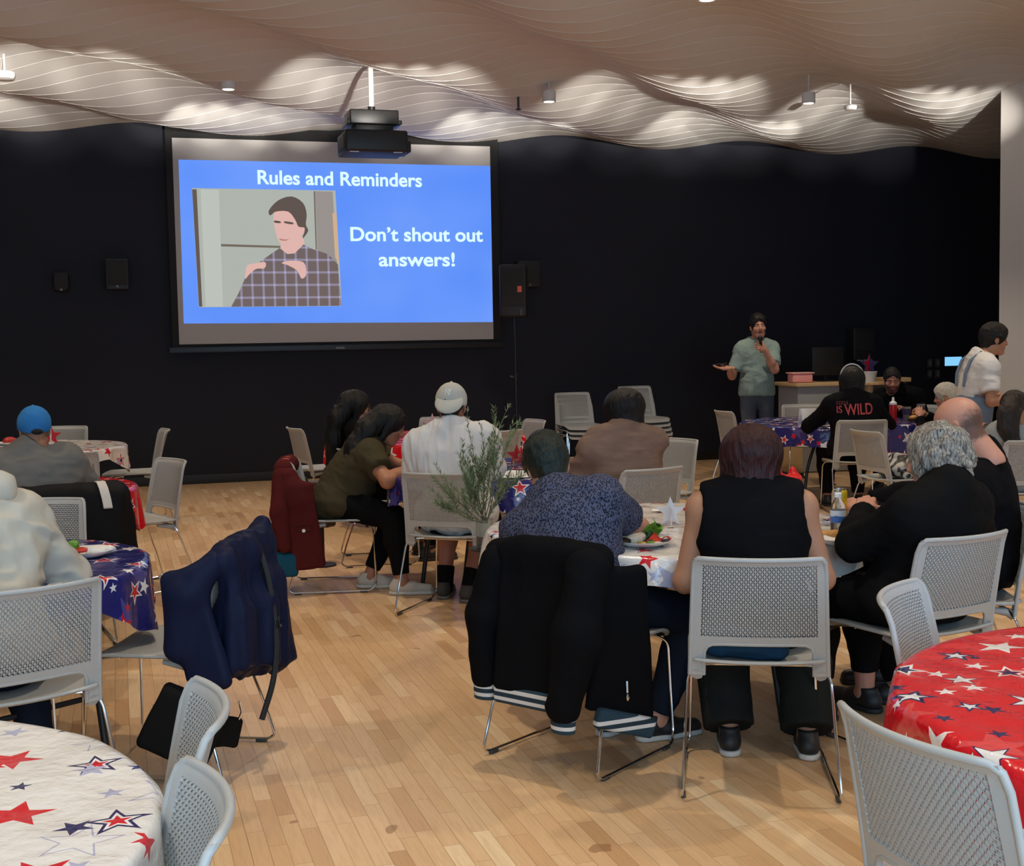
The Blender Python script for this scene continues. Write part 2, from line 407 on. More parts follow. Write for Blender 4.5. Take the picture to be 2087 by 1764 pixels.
lab = {(0, 0): 'white cylinder downlight left of the ceiling projector', (1, 0): 'white cylinder downlight right of the ceiling projector', (2, 0): 'white cylinder downlight beside the dome sensor', (1, 1): 'cylinder downlight at the top edge of the photo, nearest the camera'}
for r_, (t, ss_) in enumerate(((3.2, (-2.6, .39, 3.40, 5.95)), (6.91, (-2.4, .45, 3.30, 6.05)), (10.6, (-2.4, .45, 3.30, 6.05)), (13.9, (-2.4, .45, 3.30, 6.05)))):
    for c_, s in enumerate(ss_):
        downlight(s, t if s != 5.95 else 3.62, 3.84, lab.get((c_-1, r_)) or 'cylinder downlight outside the frame, row %s' % 'abcd'[r_])
def dome(name, label, s, t, z, r, arm):
    root = thing(name, label, 'sensor', W(s, t, z))
    m = MB(); m.lathe((0, 0, 0), [(0, -.045*r), (.5*r, -.04*r), (.85*r, 0), (r, .3*r), (r, .6*r), (.8*r, .7*r), (0, .72*r)], 24); m.build('dome', white_plastic, root)
    m = MB(); m.tube([(0, 0, .7*r), (0, 0, .7*r+arm)], .009); m.build('stem', white_plastic, root)
dome('ceiling_sensor', 'small white dome sensor hanging right of a downlight', 6.55, 3.4, 3.84, .065, .3)
dome('ceiling_sensor', 'white ceiling device at the far left edge of the photo', -1.46, 3.32, 3.84, .085, .3)
root = thing('sprinkler_head', 'tiny sprinkler head beside the middle downlight', 'sprinkler', W(3.16, 2.98, 3.83))
m = MB(); m.lathe((0, 0, 0), [(0, -.03), (.025, -.03), (.025, -.022), (.008, -.018), (.012, .0), (.009, .33)], 14); m.build('head', dark_steel, root)

def projector():
    root = thing('ceiling_projector', 'black projector hanging from a white pole under the ceiling', 'projector', W(1.62, 3.5, 3.2), -16.6)
    z0 = 0.0
    m = MB(); m.box((0, 0, .15), (.56, .46, .19), .02); m.box((.30, .03, .12), (.06, .3, .1), .012); o = m.build('body', black_plastic, root)
    m = MB()
    for k in range(7): m.box((-.284, -.15+.05*k, .15), (.008, .028, .12), .003)
    m.build('vent_grille', dark_steel, root)
    m = MB(); m.tube([(.12, .23, .15), (.12, .29, .15)], .05, 24); m.build('lens_barrel', black_metal, root)
    m = MB(); m.box((0, 0, .275), (.34, .26, .06), .008); m.box((0, .02, .37), (.44, .32, .13), .012); m.box((-.225, .02, .33), (.03, .3, .05), .006); m.box((.225, .02, .33), (.05, .3, .035), .006); m.build('ceiling_mount', black_metal, root)
    for x in (-.2, .19): m = MB(); m.box((x, -.20, .053), (.08, .02, .006)); m.build('foot_pad', white_plastic, root)
    m = MB(); m.tube([(0, 0, .43), (0, 0, 1.0)], .024, 16); m.build('pole', white_paint, root)
    m = MB(); m.tube([(0, 0, .43), (0, 0, .48)], .034, 16); m.build('pole_collar', black_metal, root)
projector()

# ------------------------------------------------------------------ things on and before the black wall
spk = plain('speaker_black', (.010, .010, .011, 1), .55, var=.2)
def wall_speaker(label, s0, s1, z0, z1, d=.2, round_=False):
    root = thing('wall_speaker', label, 'speaker', W((s0+s1)/2, 0, (z0+z1)/2), -16.6, 'black loudspeakers on the black wall')
    w_, h_ = s1-s0, z1-z0
    m = MB(); m.box((0, -.06-d/2, 0), (w_, d, h_), .05 if round_ else .012); m.build('cabinet', spk, root)
    m = MB(); m.box((0, -.06-d-.003, .01), (w_*.86, .008, h_*.8), .004); m.build('grille', plain('speaker_grille', (.016, .016, .018, 1), .8, bump=.5, scale=400), root)
    m = MB(); m.lathe((0, 0, 0), [(0, .004), (.014, .003), (.014, 0), (0, 0)], 16)
    o = m.build('badge', plain('dull_badge', (.12, .12, .12, 1), .4), root); o.location = (0, -.06-d-.007, -h_*.40); o.rotation_euler = (pi/2, 0, 0)
    m = MB(); m.box((0, -.03, 0), (.06, .07, .12), .005); m.build('bracket', black_metal, root)
wall_speaker('small rounded black speaker low on the left of the wall', -1.31, -1.14, 2.19, 2.41, .16, True)
wall_speaker('square black speaker on the wall left of the screen', -.76, -.52, 2.21, 2.55)
wall_speaker('square black speaker on the wall behind the tripod loudspeaker', 3.97, 4.245, 2.21, 2.53)
def tripod_speaker():
    root = thing('speaker_stand', 'black tripod stand carrying a tall loudspeaker right of the screen', 'speaker stand', (.055, 14.75, 0), -6)
    m = MB(); m.tube([(0, 0, .25), (0, 0, 1.2)], .020, 12); m.build('lower_tube', black_metal, root)
    m = MB(); m.tube([(0, 0, 1.15), (0, 0, 1.84)], .015, 12); m.build('upper_tube', black_metal, root)
    m = MB(); m.tube([(0, 0, 1.1), (0, 0, 1.2)], .028, 12); m.tube([(0, 0, 1.15), (-.07, 0, 1.16)], .016, 8); m.build('clamp_knob', black_plastic, root)
    m = MB(); m.tube([(0, 0, .42), (0, 0, .52)], .03, 12); m.build('leg_collar', black_plastic, root)
    for k in range(3):
        a = radians(100+120*k); m = MB()
        m.tube([(.02*cos(a), .02*sin(a), .72), (.5*cos(a), .5*sin(a), .015)], .012, 8); m.tube([(0, 0, .3), (.25*cos(a), .25*sin(a), .37)], .008, 6); m.build('leg', black_metal, root)
    sp = thing('loudspeaker', 'tall black loudspeaker with an orange label on the tripod stand', 'speaker', (.05, 14.72, 1.84), 4)
    m = MB(); m.box((0, 0, .3), (.31, .30, .60), .03); m.build('cabinet', spk, sp)
    m = MB(); m.box((0, -.152, .34), (.25, .008, .44), .004); m.build('grille', plain('speaker_grille', (.016, .016, .018, 1)), sp)
    m = MB(); m.box((.075, -.158, .315), (.05, .006, .07), .002); m.build('label', plain('orange_label', srgb(226, 92, 70), .5), sp)['label'] = 'orange label'
    m = MB(); m.tube([(.085, -.16, .02), (.09, -.175, .06), (.085, -.16, .085)], .007, 8); m.build('handle', plain('dull_badge', (.12, .12, .12, 1)), sp)
tripod_speaker()
def av_box():
    root = thing('wall_cabinet', 'black equipment box with small white lettering on the wall behind the desk', 'equipment box', W(8.73, 0, 1.2), -16.6)
    m = MB(); m.box((0, -.11, .25), (.34, .2, .44), .02); m.build('cabinet', spk, root)
    m = MB(); m.box((0, -.213, .29), (.26, .006, .25), .003); m.build('door', plain('speaker_grille', (.016, .016, .018, 1)), root)
    m = MB()
    for x, w_, z in ((-.10, .05, .035), (-.055, .03, .032), (.0, .045, .035), (.05, .05, .040), (.09, .03, .036)): m.box((x, -.2125, z), (w_, .004, .016), .001)
    m.build('lettering_strip', plain('dull_white_print', (.42, .42, .42, 1)), root)
av_box()
def switches():
    for i, (s, z) in enumerate(((9.855, 1.171), (9.978, 1.171), (9.855, 1.026), (9.978, 1.026))):
        lb = ['upper left black switch plate beside the lit panel', 'upper right black switch plate, nearest the lit panel', 'lower left black switch plate on the wall', 'lower right black switch plate under the others'][i]
        root = thing('switch_plate', lb, 'light switch', W(s, 0, z), -16.6, 'switch plates on the black wall')
        m = MB(); m.box((0, -.006, 0), (.075, .012, .118), .004); m.build('plate', plain('switch_plate_grey', (.05, .05, .05, 1), .4), root)
        m = MB(); m.box((0, -.015, 0), (.034, .012, .07), .003); m.build('rocker', plain('switch_rocker', (.16, .155, .15, 1), .4), root)
    root = thing('touch_panel', 'lit pale blue touch panel on the black wall', 'control panel', W(10.21, 0, 1.185), -16.6)
    m = MB(); m.box((0, -.012, 0), (.30, .024, .17), .006); m.build('bezel', black_plastic, root)
    m = MB(); m.box((0, -.026, .004), (.265, .004, .12)); m.build('screen', emit('panel_blue', srgb(130, 200, 255), 1.1), root)
switches()
birch = NT('birch_wood'); bc = birch.coord('Object', scale=(2, 14, 14)); birch.p(Base_Color=birch.mix(birch.noise(bc, 6, 4), srgb(196, 160, 112), srgb(222, 190, 142)), Roughness=.5); birch = birch.m
def podium():
    root = thing('presenter_desk', 'grey fronted desk with a light wooden top before the black wall', 'desk', (3.70, 14.9, 0), -10)
    gp = plain('desk_grey_panel', (.33, .345, .36, 1), .6, var=.02)
    m = MB(); m.box((-.02, -.25, .50), (.92, .03, .98), .004); m.build('front_panel', gp, root)
    m = MB(); m.box((-.46, .05, .50), (.03, .58, .98), .004); m.build('side_panel', gp, root)
    m = MB(); m.box((.43, .05, .50), (.03, .58, .98), .004); m.build('side_panel', gp, root)
    m = MB(); m.box((.02, .02, 1.01), (1.08, .68, .04), .006); m.build('top', birch, root)
    r2 = thing('wooden_shelf', 'light wooden side shelf at the right end of the desk', 'shelf', (4.47, 15.0, 0), -10)
    m = MB(); m.box((0, 0, 1.04), (.30, .4, .05), .006); m.build('top', birch, r2)
    m = MB(); m.box((0, .05, .51), (.28, .3, 1.01), .006); m.build('body', plain('shelf_brown', (.10, .085, .075, 1), .6), r2)
    r3 = thing('computer_monitor', 'black monitor seen from behind on the desk', 'monitor', (3.72, 15.0, 1.03), -14)
    m = MB(); m.box((.0, 0, .235), (.40, .035, .33), .008); m.build('panel', black_plastic, r3)
    m = MB(); m.box((0, .03, .07), (.06, .02, .14), .004); m.box((0, .02, .006), (.22, .16, .012), .004); m.build('stand', black_plastic, r3)
    r4 = thing('pink_tub', 'pink plastic tub on the left end of the desk', 'tub', (3.33, 14.70, 1.03), -10)
    pk = plain('pink_plastic', srgb(250, 168, 164), .5, var=.02)
    m = MB(); m.box((0, 0, .055), (.245, .17, .105), .02); m.build('body', pk, r4)
    m = MB(); m.box((0, 0, .113), (.275, .20, .014), .006); m.build('rim', plain('pink_plastic_lid', srgb(252, 190, 184), .5, var=.02), r4)
    cr = thing('plywood_box', 'pale plywood box on the floor under the blue table on the right', 'box', (3.02, 14.2, 0), -12)
    m = MB(); m.box((0, 0, .20), (.34, .3, .30), .006); m.build('body', birch, cr)
    m = MB(); m.box((0, 0, .025), (.36, .32, .05), .004); m.build('base', black_plastic, cr)
podium()
# ------------------------------------------------------------------ stacking chair: grey moulded seat and perforated back on a chrome sled wire frame
chair_grey = plain('chair_grey_plastic', (.40, .405, .395, 1), .48, var=.03, scale=60)
glide_mat = plain('glide_dark', (.05, .05, .05, 1), .5)
def back_pt(u, v, off):
    hw = .232-.016*v
    y = -.185-.115*v**1.15+.05*u*u*(.25+.75*v) - (.012*max(0, (v-.9)/.1)**2)
    return (u*hw, y+off, .405+.417*v)
def make_back():
    U = [-1, -.95, -.90, -.86]; n = 50; U += [-.86+1.72*(i+1)/n for i in range(n)]; U += [.90, .95, 1]
    Vv = [0, .07, .14, .20, .27, .31, .335]; m = 28; Vv += [.335+.61*(i+1)/m for i in range(m)]; Vv += [.962, .98, 1]
    nu, nv = len(U), len(Vv)
    def keep(i, j): return not (abs((U[i]+U[i+1])/2) < .80 and Vv[j+1] < .2701)
    def perf(i, j): return abs((U[i]+U[i+1])/2) < .86 and .334 < Vv[j] and Vv[j+1] < .946
    def vv(i, j):
        v = Vv[j]
        if j == 4 and abs(U[i]) < .801:
            d = max(0, abs(U[i])-.66)/.14; v -= .07*(1-sqrt(max(0, 1-d*d)))
        return v
    V = []; F = []; idx = {}
    def vid(i, j, s):
        if (i, j, s) not in idx:
            idx[(i, j, s)] = len(V); V.append(back_pt(U[i], vv(i, j), (.0018 if 7 <= j <= 34 and 4 <= i <= 52 else .0045)*s))
        return idx[(i, j, s)]
    th = .44; ln = 1.0                                             # diagonal slot in every lattice cell, direction alternating
    for i in range(nu-1):
        for j in range(nv-1):
            if not keep(i, j): continue
            q = [(i, j), (i+1, j), (i+1, j+1), (i, j+1)]
            if perf(i, j):
                c = []
                d = 1 if (i+j) % 2 else -1
                a = ln/2*.72; b = th/2*.72
                loc = [(-a-b*d*-1*0, -a*d), (0, 0)]
                e1 = (1, d); e2 = (-d, 1)
                pts = [(-a*e1[0]-b*e2[0], -a*e1[1]-b*e2[1]), (a*e1[0]-b*e2[0], a*e1[1]-b*e2[1]), (a*e1[0]+b*e2[0], a*e1[1]+b*e2[1]), (-a*e1[0]+b*e2[0], -a*e1[1]+b*e2[1])]
                pts.sort(key=lambda p: atan2(p[1], p[0]))
                # start with the point nearest the lower left corner
                k0 = min(range(4), key=lambda k: hypot(pts[k][0]+.5, pts[k][1]+.5)); pts = pts[k0:]+pts[:k0]
                h = []
                for s in (1, -1):
                    hh = []
                    for (x, y) in pts:
                        uu = U[i]+(U[i+1]-U[i])*(.5+x); v = Vv[j]+(Vv[j+1]-Vv[j])*(.5+y)
                        hh.append(len(V)); V.append(back_pt(uu, v, .0018*s))
                    h.append(hh)
                    o = [vid(*p, s) for p in q]
                    for k in range(4):
                        f = (o[k], o[(k+1) % 4], hh[(k+1) % 4], hh[k]); F.append(f if s < 0 else f[::-1])
                for k in range(4): F.append((h[0][k], h[0][(k+1) % 4], h[1][(k+1) % 4], h[1][k]))
            else:
                for s in (1, -1):
                    f = tuple(vid(*p, s) for p in q); F.append(f if s < 0 else f[::-1])
                for (p, r, di, dj) in (((i, j), (i+1, j), 0, -1), ((i+1, j), (i+1, j+1), 1, 0), ((i+1, j+1), (i, j+1), 0, 1), ((i, j+1), (i, j), -1, 0)):
                    a, b = i+di, j+dj
                    if not (0 <= a < nu-1 and 0 <= b < nv-1) or not keep(a, b):
                        F.append((vid(*p, 1), vid(*r, 1), vid(*r, -1), vid(*p, -1)))
    mb = MB(); mb.add(V, F)
    rim = [back_pt(-1, v, 0) for v in (0, .15, .3, .45, .6, .75, .88)]+[back_pt(-.985, .965, 0), back_pt(-.93, 1, 0)]
    rim += [back_pt(u, 1.0, 0) for u in np.linspace(-.8, .8, 13)]+[back_pt(.93, 1, 0), back_pt(.985, .965, 0)]+[back_pt(1, v, 0) for v in (.88, .75, .6, .45, .3, .15, 0)]
    mb.tube(rim, .0085, 8)
    mb.tube([back_pt(-.80, v, 0) for v in (0, .1, .2)]+[back_pt(-.76, .245, 0), back_pt(-.68, .268, 0)]+[back_pt(u, .272, 0) for u in np.linspace(-.5, .5, 7)]+[back_pt(.68, .268, 0), back_pt(.76, .245, 0)]+[back_pt(.80, v, 0) for v in (.2, .1, 0)], .007, 8)
    for s in (-1, 1): mb.tube([back_pt(s*.9, 0, 0), (s*.205, -.15, .418), (s*.2, -.06, .430)], [.022, .018, .010], 8)
    return mb
def make_seat():
    n = 20; m = 20; V = []; F = []
    def top(u, v):                                                  # u across, v from back to front
        e = 1-max(0, (abs(v)-.72)/.28)**2*.13
        x = u*.232*e; y = .03+v*.235
        z = .452+.010*u*u-.006*(1-u*u)*(1-v*v)
        if v > .55: z -= .035*((v-.55)/.45)**2
        if v < -.8: z += .006*((-v-.8)/.2)
        return x, y, z
    for s in (0, 1):
        for j in range(m+1):
            for i in range(n+1):
                u, v = -1+2*i/n, -1+2*j/m; x, y, z = top(u, v); V.append((x, y, z-.011*s))
    N = (n+1)*(m+1)
    for j in range(m):
        for i in range(n):
            a = j*(n+1)+i; F.append((a, a+1, a+n+2, a+n+1)); F.append((N+a, N+a+n+1, N+a+n+2, N+a+1))
    ed = [i for i in range(n+1)]+[j*(n+1)+n for j in range(1, m+1)]+[m*(n+1)+i for i in range(n-1, -1, -1)]+[j*(n+1) for j in range(m-1, 0, -1)]
    for k in range(len(ed)):
        a, b = ed[k], ed[(k+1) % len(ed)]; F.append((a, N+a, N+b, b))
    mb = MB(); mb.add(V, F)
    per = [Vector(V[k])-Vector((0, 0, .0055)) for k in ed]
    mb.tube(per, .0075, 6, closed=True)
    return mb
def make_chair():
    root = thing('stacking_chair', 'x', 'chair')
    make_seat().build('seat', chair_grey, root, angle=60)
    make_back().build('backrest', chair_grey, root, angle=50)
    for s in (-1, 1):
        mb = MB()
        mb.tube([(s*.15, .12, .434), (s*.19, .19, .432), (s*.224, .238, .40), (s*.232, .246, .16), (s*.236, .25, .05), (s*.25, .215, .0125), (s*.262, -.27, .0125), (s*.262, -.295, .03), (s*.252, -.255, .17), (s*.240, -.175, .395), (s*.215, -.15, .432), (s*.14, -.13, .434)], .0055, 8, .03)
        leg = mb.build('leg', chrome, root)
        for y in (-.24, .17):
            mb = MB(); mb.box((s*.2575 if y < 0 else s*.2515, y, .0065), (.016, .045, .013), .004); mb.build('foot_glide', glide_mat, leg)
    for y in (.12, -.13):
        mb = MB(); mb.tube([(-.18, y, .431), (.18, y, .431)], .005, 8); mb.build('crossbar', chrome, root)
    return root
CH0 = make_chair(); _used = [False]
def chair(x, y, h, label, group=None, z=0.0):
    c = CH0 if not _used[0] else copy_tree(CH0)
    _used[0] = True
    c.location = (x, y, z); c.rotation_euler = (0, 0, -radians(h)); c['label'] = label
    if group: c['group'] = group
    elif 'group' in c.keys(): del c['group']
    return c
G = 'grey stacking chairs around the tables'
chair(.85, 4.45, 8, 'grey chair of the maroon haired woman, bare perforated back to the camera', G)
chair(.26, 4.77, 39, 'grey chair hung with the black varsity jacket', G)
chair(1.52, 4.83, -28, 'grey chair of the grey haired woman in black, back to the camera', G)
chair(1.33, 3.46, 120, 'empty grey chair at the far side of the red clothed table', G)
chair(.97, 2.41, 67, 'big grey chair in the bottom right corner, pushed to the red cloth', G)
chair(-.90, 2.50, 252, 'upper of the two grey chairs tucked at the white cloth, bottom left', G)
chair(-.77, 1.94, 250, 'lower of the two grey chairs tucked at the white cloth, bottom left', G)
chair(-1.66, 4.11, -40, 'grey chair of the person in the cream hoodie', G)
chair(-1.29, 4.72, -80, 'grey chair draped with the navy jacket, empty seat to the left', G)
chair(-2.44, 8.17, -130, 'empty grey chair turned sideways beside the red table on the left', G)
chair(-3.39, 11.4, -112, 'empty grey chair right of the far white table by the wall', G)
chair(-2.30, 5.95, 176, 'grey chair beyond the plate on the blue table at left', G)
chair(-4.29, 11.95, 182, 'grey chair against the black wall behind the blue cap', G)
chair(-3.28, 9.27, -25, 'grey chair right beside the blue capped person, half hidden', G)
chair(-2.45, 6.75, -25, 'grey chair under the blue capped person, wrapped in a black jacket', G)
chair(-1.14, 8.17, 85, 'grey chair of the woman in olive, maroon jacket on its back', G)
chair(-1.71, 11.5, 63, 'empty grey chair left of the far red table', G)
chair(-.34, 7.39, 20, 'grey chair of the man in the white cap, plant beside it', G)
chair(-.95, 9.12, 82, 'grey chair under the long haired woman with sunglasses', G)
chair(-.7, 12.35, 182, 'grey chair beyond the far red table, facing the camera', G)
chair(-.25, 10.72, -42, 'grey chair back right of the white capped man, at the red table', G)
chair(-.02, 11.8, -115, 'grey chair right of the far red table, before the speaker stand', G)
chair(.66, 7.42, -32, 'grey chair of the woman in the tan sweater', G)
chair(1.0, 9.15, -130, 'empty grey chair right of the tan sweater', G)
chair(1.2, 8.02, -62, 'grey chair half hidden left of the maroon haired head', G)
chair(2.39, 12.92, 75, 'grey chair left of the blue table, before the presenter', G)
chair(3.13, 13.5, 182, 'grey chair behind the folded white card on the blue table', G)
chair(3.04, 11.3, 0, 'grey chair of the person in the printed black top', G)
chair(2.97, 9.86, 74, 'grey chair holding the zebra striped bag', G)
chair(4.15, 13.0, -120, 'grey chair of the bearded man at the blue table', G)
chair(3.52, 8.9, -8, 'grey chair of the woman in grey at the right edge', G)
chair(1.88, 5.36, -84, 'grey chair of the bald man in black', G)
chair(4.05, 11.75, -62, 'grey chair of the white haired person at the blue table', G)
for k in range(3): chair(.82-.012*k, 15.08+.012*k, 165, ['bottom chair of the stack by the wall, left of the tan sweater', 'middle chair of the stack by the wall, left of the tan sweater', 'top chair of the stack by the wall, left of the tan sweater'][k], 'grey chairs stacked by the black wall', .055*k)
for k in range(4): chair(1.62-.01*k, 15.3+.012*k, 160, ['bottom chair of the stack behind the tan sweatered woman', 'second chair from the floor in the stack behind the tan sweatered woman', 'third chair from the floor in the stack behind the tan sweatered woman', 'top chair of the stack behind the tan sweatered woman'][k], 'grey chairs stacked by the black wall', .055*k)

# ------------------------------------------------------------------ round folding tables and their plastic star cloths
def star_cloth(name, base, layers, gloss=.17):
    """layers: (cell size m, seed, star radius/cell min, max, [(ramp stops over edge->centre)...], density)"""
    t = NT(name); uv = t.n('ShaderNodeUVMap').outputs[0]
    sp = t.n('ShaderNodeSeparateXYZ'); t.l(uv, sp.inputs[0])
    col = base
    for (cell, seed, r0, r1, styles, dens) in layers:
        px = t.math('ADD', t.math('DIVIDE', sp.outputs[0], cell), seed*3.37); py = t.math('ADD', t.math('DIVIDE', sp.outputs[1], cell), seed*1.91)
        cx, cy = t.math('FLOOR', px), t.math('FLOOR', py)
        cb = t.n('ShaderNodeCombineXYZ'); t.l(cx, cb.inputs[0]); t.l(cy, cb.inputs[1]); cb.inputs[2].default_value = seed
        w1 = t.n('ShaderNodeTexWhiteNoise', noise_dimensions='3D'); t.l(cb.outputs[0], w1.inputs['Vector'])
        sr = t.n('ShaderNodeSeparateColor'); t.l(w1.outputs['Color'], sr.inputs[0])
        R = t.math('ADD', r0, t.math('MULTIPLY', w1.outputs['Value'], r1-r0))
        jit = t.math('SUBTRACT', .5, R)
        fx = t.math('SUBTRACT', t.math('SUBTRACT', t.math('FRACT', px), .5), t.math('MULTIPLY', t.math('SUBTRACT', sr.outputs[0], .5), t.math('MULTIPLY', jit, 1.9)))
        fy = t.math('SUBTRACT', t.math('SUBTRACT', t.math('FRACT', py), .5), t.math('MULTIPLY', t.math('SUBTRACT', sr.outputs[1], .5), t.math('MULTIPLY', jit, 1.9)))
        rr = t.math('SQRT', t.math('ADD', t.math('MULTIPLY', fx, fx), t.math('MULTIPLY', fy, fy)))
        an = t.math('ADD', t.math('ADD', t.math('ARCTAN2', fy, fx), t.math('MULTIPLY', sr.outputs[2], 1.2)), 20*pi/5)
        am = t.math('ABSOLUTE', t.math('SUBTRACT', t.math('MODULO', an, 2*pi/5), pi/5))
        aa = t.math('SUBTRACT', pi/5, am)                              # 0 at a tip
        q = t.math('DIVIDE', rr, R)
        x = t.math('MULTIPLY', q, t.math('COSINE', aa)); y = t.math('MULTIPLY', q, t.math('SINE', aa))
        d = t.math('ADD', t.math('MULTIPLY', t.math('SUBTRACT', x, 1.0), .328), t.math('MULTIPLY', y, .944))   # <0 inside, -.328 at the centre
        g = t.math('MULTIPLY', d, -1/.328)                             # 0 edge .. 1 centre
        inside = t.math('GREATER_THAN', g, 0.0)
        if dens < 1: inside = t.math('MULTIPLY', inside, t.math('LESS_THAN', t.math('FRACT', t.math('MULTIPLY', w1.outputs['Value'], 7.13)), dens))
        pick = t.math('FRACT', t.math('MULTIPLY', t.math('ADD', sr.outputs[2], w1.outputs['Value']), 13.7))
        scol = None
        for i, st in enumerate(styles):
            rc = t.ramp(g, st, 'CONSTANT') if len(st) > 1 else st[0][1]
            scol = rc if scol is None else t.mix(t.math('GREATER_THAN', pick, i/len(styles)), scol, rc)
        col = t.mix(inside, col, scol)
    co = t.coord('Object')
    wr = t.noise(co, 9, 4, .6); wr2 = t.noise(co, 34, 2)
    t.p(Base_Color=col, Roughness=gloss, Specular_IOR_Level=.5, Coat_Weight=.25, Coat_Roughness=.12)
    t.bump(t.math('ADD', wr, t.math('MULTIPLY', wr2, .25)), .5, .02)
    return t.m
RED, NAVY, WHT, LIL = srgb(206, 22, 38), srgb(28, 30, 88), srgb(236, 232, 230), srgb(176, 178, 205)
BLUE = srgb(34, 36, 118)
wstyles = [[(0, NAVY), (.30, WHT), (.55, RED)], [(0, RED), (.34, WHT), (.52, NAVY)], [(0, NAVY), (.16, WHT), (.28, RED)], [(0, RED)], [(0, NAVY), (.2, WHT), (.33, WHT)]]
cloth_white = star_cloth('white_star_plastic', srgb(228, 224, 219), [(.24, 5, .25, .40, [[(0, LIL)], [(0, LIL), (.12, srgb(230, 227, 224))]], .8), (.205, 1, .2, .38, wstyles, 1.0), (.15, 2, .15, .27, [[(0, RED)], [(0, NAVY)], [(0, LIL)]], .62)])
rst = [[(0, NAVY), (.16, WHT)], [(0, WHT), (.36, NAVY)], [(0, WHT)], [(0, NAVY), (.42, WHT)], [(0, WHT), (.30, RED), (.48, NAVY)]]
cloth_red = star_cloth('red_star_plastic', srgb(214, 20, 34), [(.25, 6, .25, .4, [[(0, srgb(222, 72, 74))]], .7), (.175, 1, .22, .40, rst, 1.0), (.13, 3, .15, .28, [[(0, WHT)], [(0, NAVY)]], .6)])
bst = [[(0, WHT)], [(0, WHT), (.3, RED)], [(0, RED), (.4, WHT)], [(0, WHT), (.3, BLUE), (.5, WHT)]]
cloth_blue = star_cloth('blue_star_plastic', srgb(33, 34, 108), [(.25, 7, .25, .4, [[(0, srgb(74, 70, 140))]], .7), (.18, 1, .24, .42, bst, .9), (.12, 4, .15, .3, [[(0, WHT)], [(0, RED)]], .55)])
def folding_table(x, y, r, h, label):
    root = thing('folding_table', label, 'table', (x, y, 0), h, 'round folding tables under star cloths')
    m = MB(); m.lathe((0, 0, 0), [(0, .712), (r-.03, .712), (r, .718), (r+.002, .732), (r-.004, .738), (0, .738)], 64); m.build('tabletop', plain('table_top_white', (.5, .5, .48, 1), .5), root)
    for sx in (-1, 1):
        for sy in (-1, 1):
            m = MB(); m.tube([(sx*.28, sy*.34, .71), (sx*.42, sy*.36, .36), (sx*.47, sy*.37, .0)], .0145, 10, .1); m.build('leg', dark_steel, root)
    for sx in (-1, 1):
        m = MB(); m.tube([(sx*.445, -.36, .25), (sx*.445, .36, .25)], .011, 8); m.build('stretcher', dark_steel, root)
    m = MB(); m.tube([(-.28, 0, .70), (.28, 0, .70)], .012, 8); m.build('under_rail', dark_steel, root)
def table_cloth(x, y, r, mat, label, over=.2, corner=.09, ph=0.0, seed=1, uvrot=0.3):
    rng = np.random.RandomState(seed); n = 220
    th = np.arange(n)*2*pi/n
    k1, k2, k3 = rng.randint(9, 13), rng.randint(15, 20), rng.randint(26, 34); p1, p2, p3 = rng.rand(3)*6.28
    L = over+corner*np.cos(4*(th-ph))+.018*np.sin(3*th+p2)+.012*np.sin(7*th+p1)
    fold = .5*np.sin(k1*th+p1+1.2*np.sin(2*th+p3))+.33*np.sin(k2*th+p2)+.17*np.sin(k3*th+p3)
    V = []; uv = []
    rad = list(np.linspace(.02, .985, 30)); ring = 0
    def wob(px, py): return .0018*np.sin(px*9+p1)*np.sin(py*7+p2)+.0014*np.sin(px*17-py*13+p3)+.001*np.sin((px+py)*31+p2)
    V.append((0, 0, .743)); uv.append((0, 0))
    for q in rad:
        for a in th:
            px, py = q*r*cos(a), q*r*sin(a); V.append((px, py, .7425+wob(px, py))); uv.append((px, py))
    m = 12
    for j in range(m+1):
        tt = j/m
        for i, a in enumerate(th):
            s_ = tt*L[i]
            rr = r+.010+.006*min(1, s_/.02)+fold[i]*(.012+.06*s_/.2*.55)*min(1, s_/.05)+.035*s_
            z = .742-max(0, s_-.006)*(.98-.1*abs(fold[i]))
            if j == 0: z = .741; rr = r+.004
            V.append((rr*cos(a), rr*sin(a), z)); uv.append(((r+s_)*cos(a), (r+s_)*sin(a)))
    F = [(0, 1+i, 1+(i+1) % n) for i in range(n)]
    R = len(rad)+m+1
    for k in range(R-1):
        for i in range(n):
            a, b = 1+k*n+i, 1+k*n+(i+1) % n; F.append((a, a+n, b+n, b))
    me = mesh_np('tablecloth', np.array(V), F, True)
    ul = me.uv_layers.new(name='UVMap'); U = np.array(uv); c, s = cos(uvrot), sin(uvrot); U = np.stack([U[:, 0]*c-U[:, 1]*s, U[:, 0]*s+U[:, 1]*c], 1)
    li = np.zeros(len(me.loops), dtype=np.int32); me.loops.foreach_get('vertex_index', li); ul.data.foreach_set('uv', U[li].astype(np.float32).ravel())
    o = link('tablecloth', me, mat, None, (x, y, 0))
    tag(o, label, 'tablecloth', 'plastic star tablecloths')
TABLES = [  # x, y, r, colour, overhang, corner, phase, label word
    (-1.40, 2.03, .77, 'w', .20, .05, .2, 'bottom left corner of the photo'),
    (1.66, 2.72, .80, 'r', .30, .06, .5, 'bottom right corner of the photo'),
    (.69, 5.52, .79, 'w', .155, .03, .3, 'before the maroon haired woman'),
    (-2.15, 4.75, .74, 'b', .19, .07, .1, 'beside the cream hoodie'),
    (-3.0, 7.45, .75, 'r', .24, .06, .35, 'before the blue capped person'),
    (-4.1, 10.75, .80, 'w', .19, .09, .4, 'at the far left by the wall'),
    (-.75, 11.15, .86, 'r', .22, .05, .6, 'farthest one, behind the white cap'),
    (-.02, 8.18, .77, 'b', .18, .05, .2, 'before the white capped man'),
    (3.08, 12.25, .86, 'b', .24, .04, .3, 'at the right, before the presenter')]
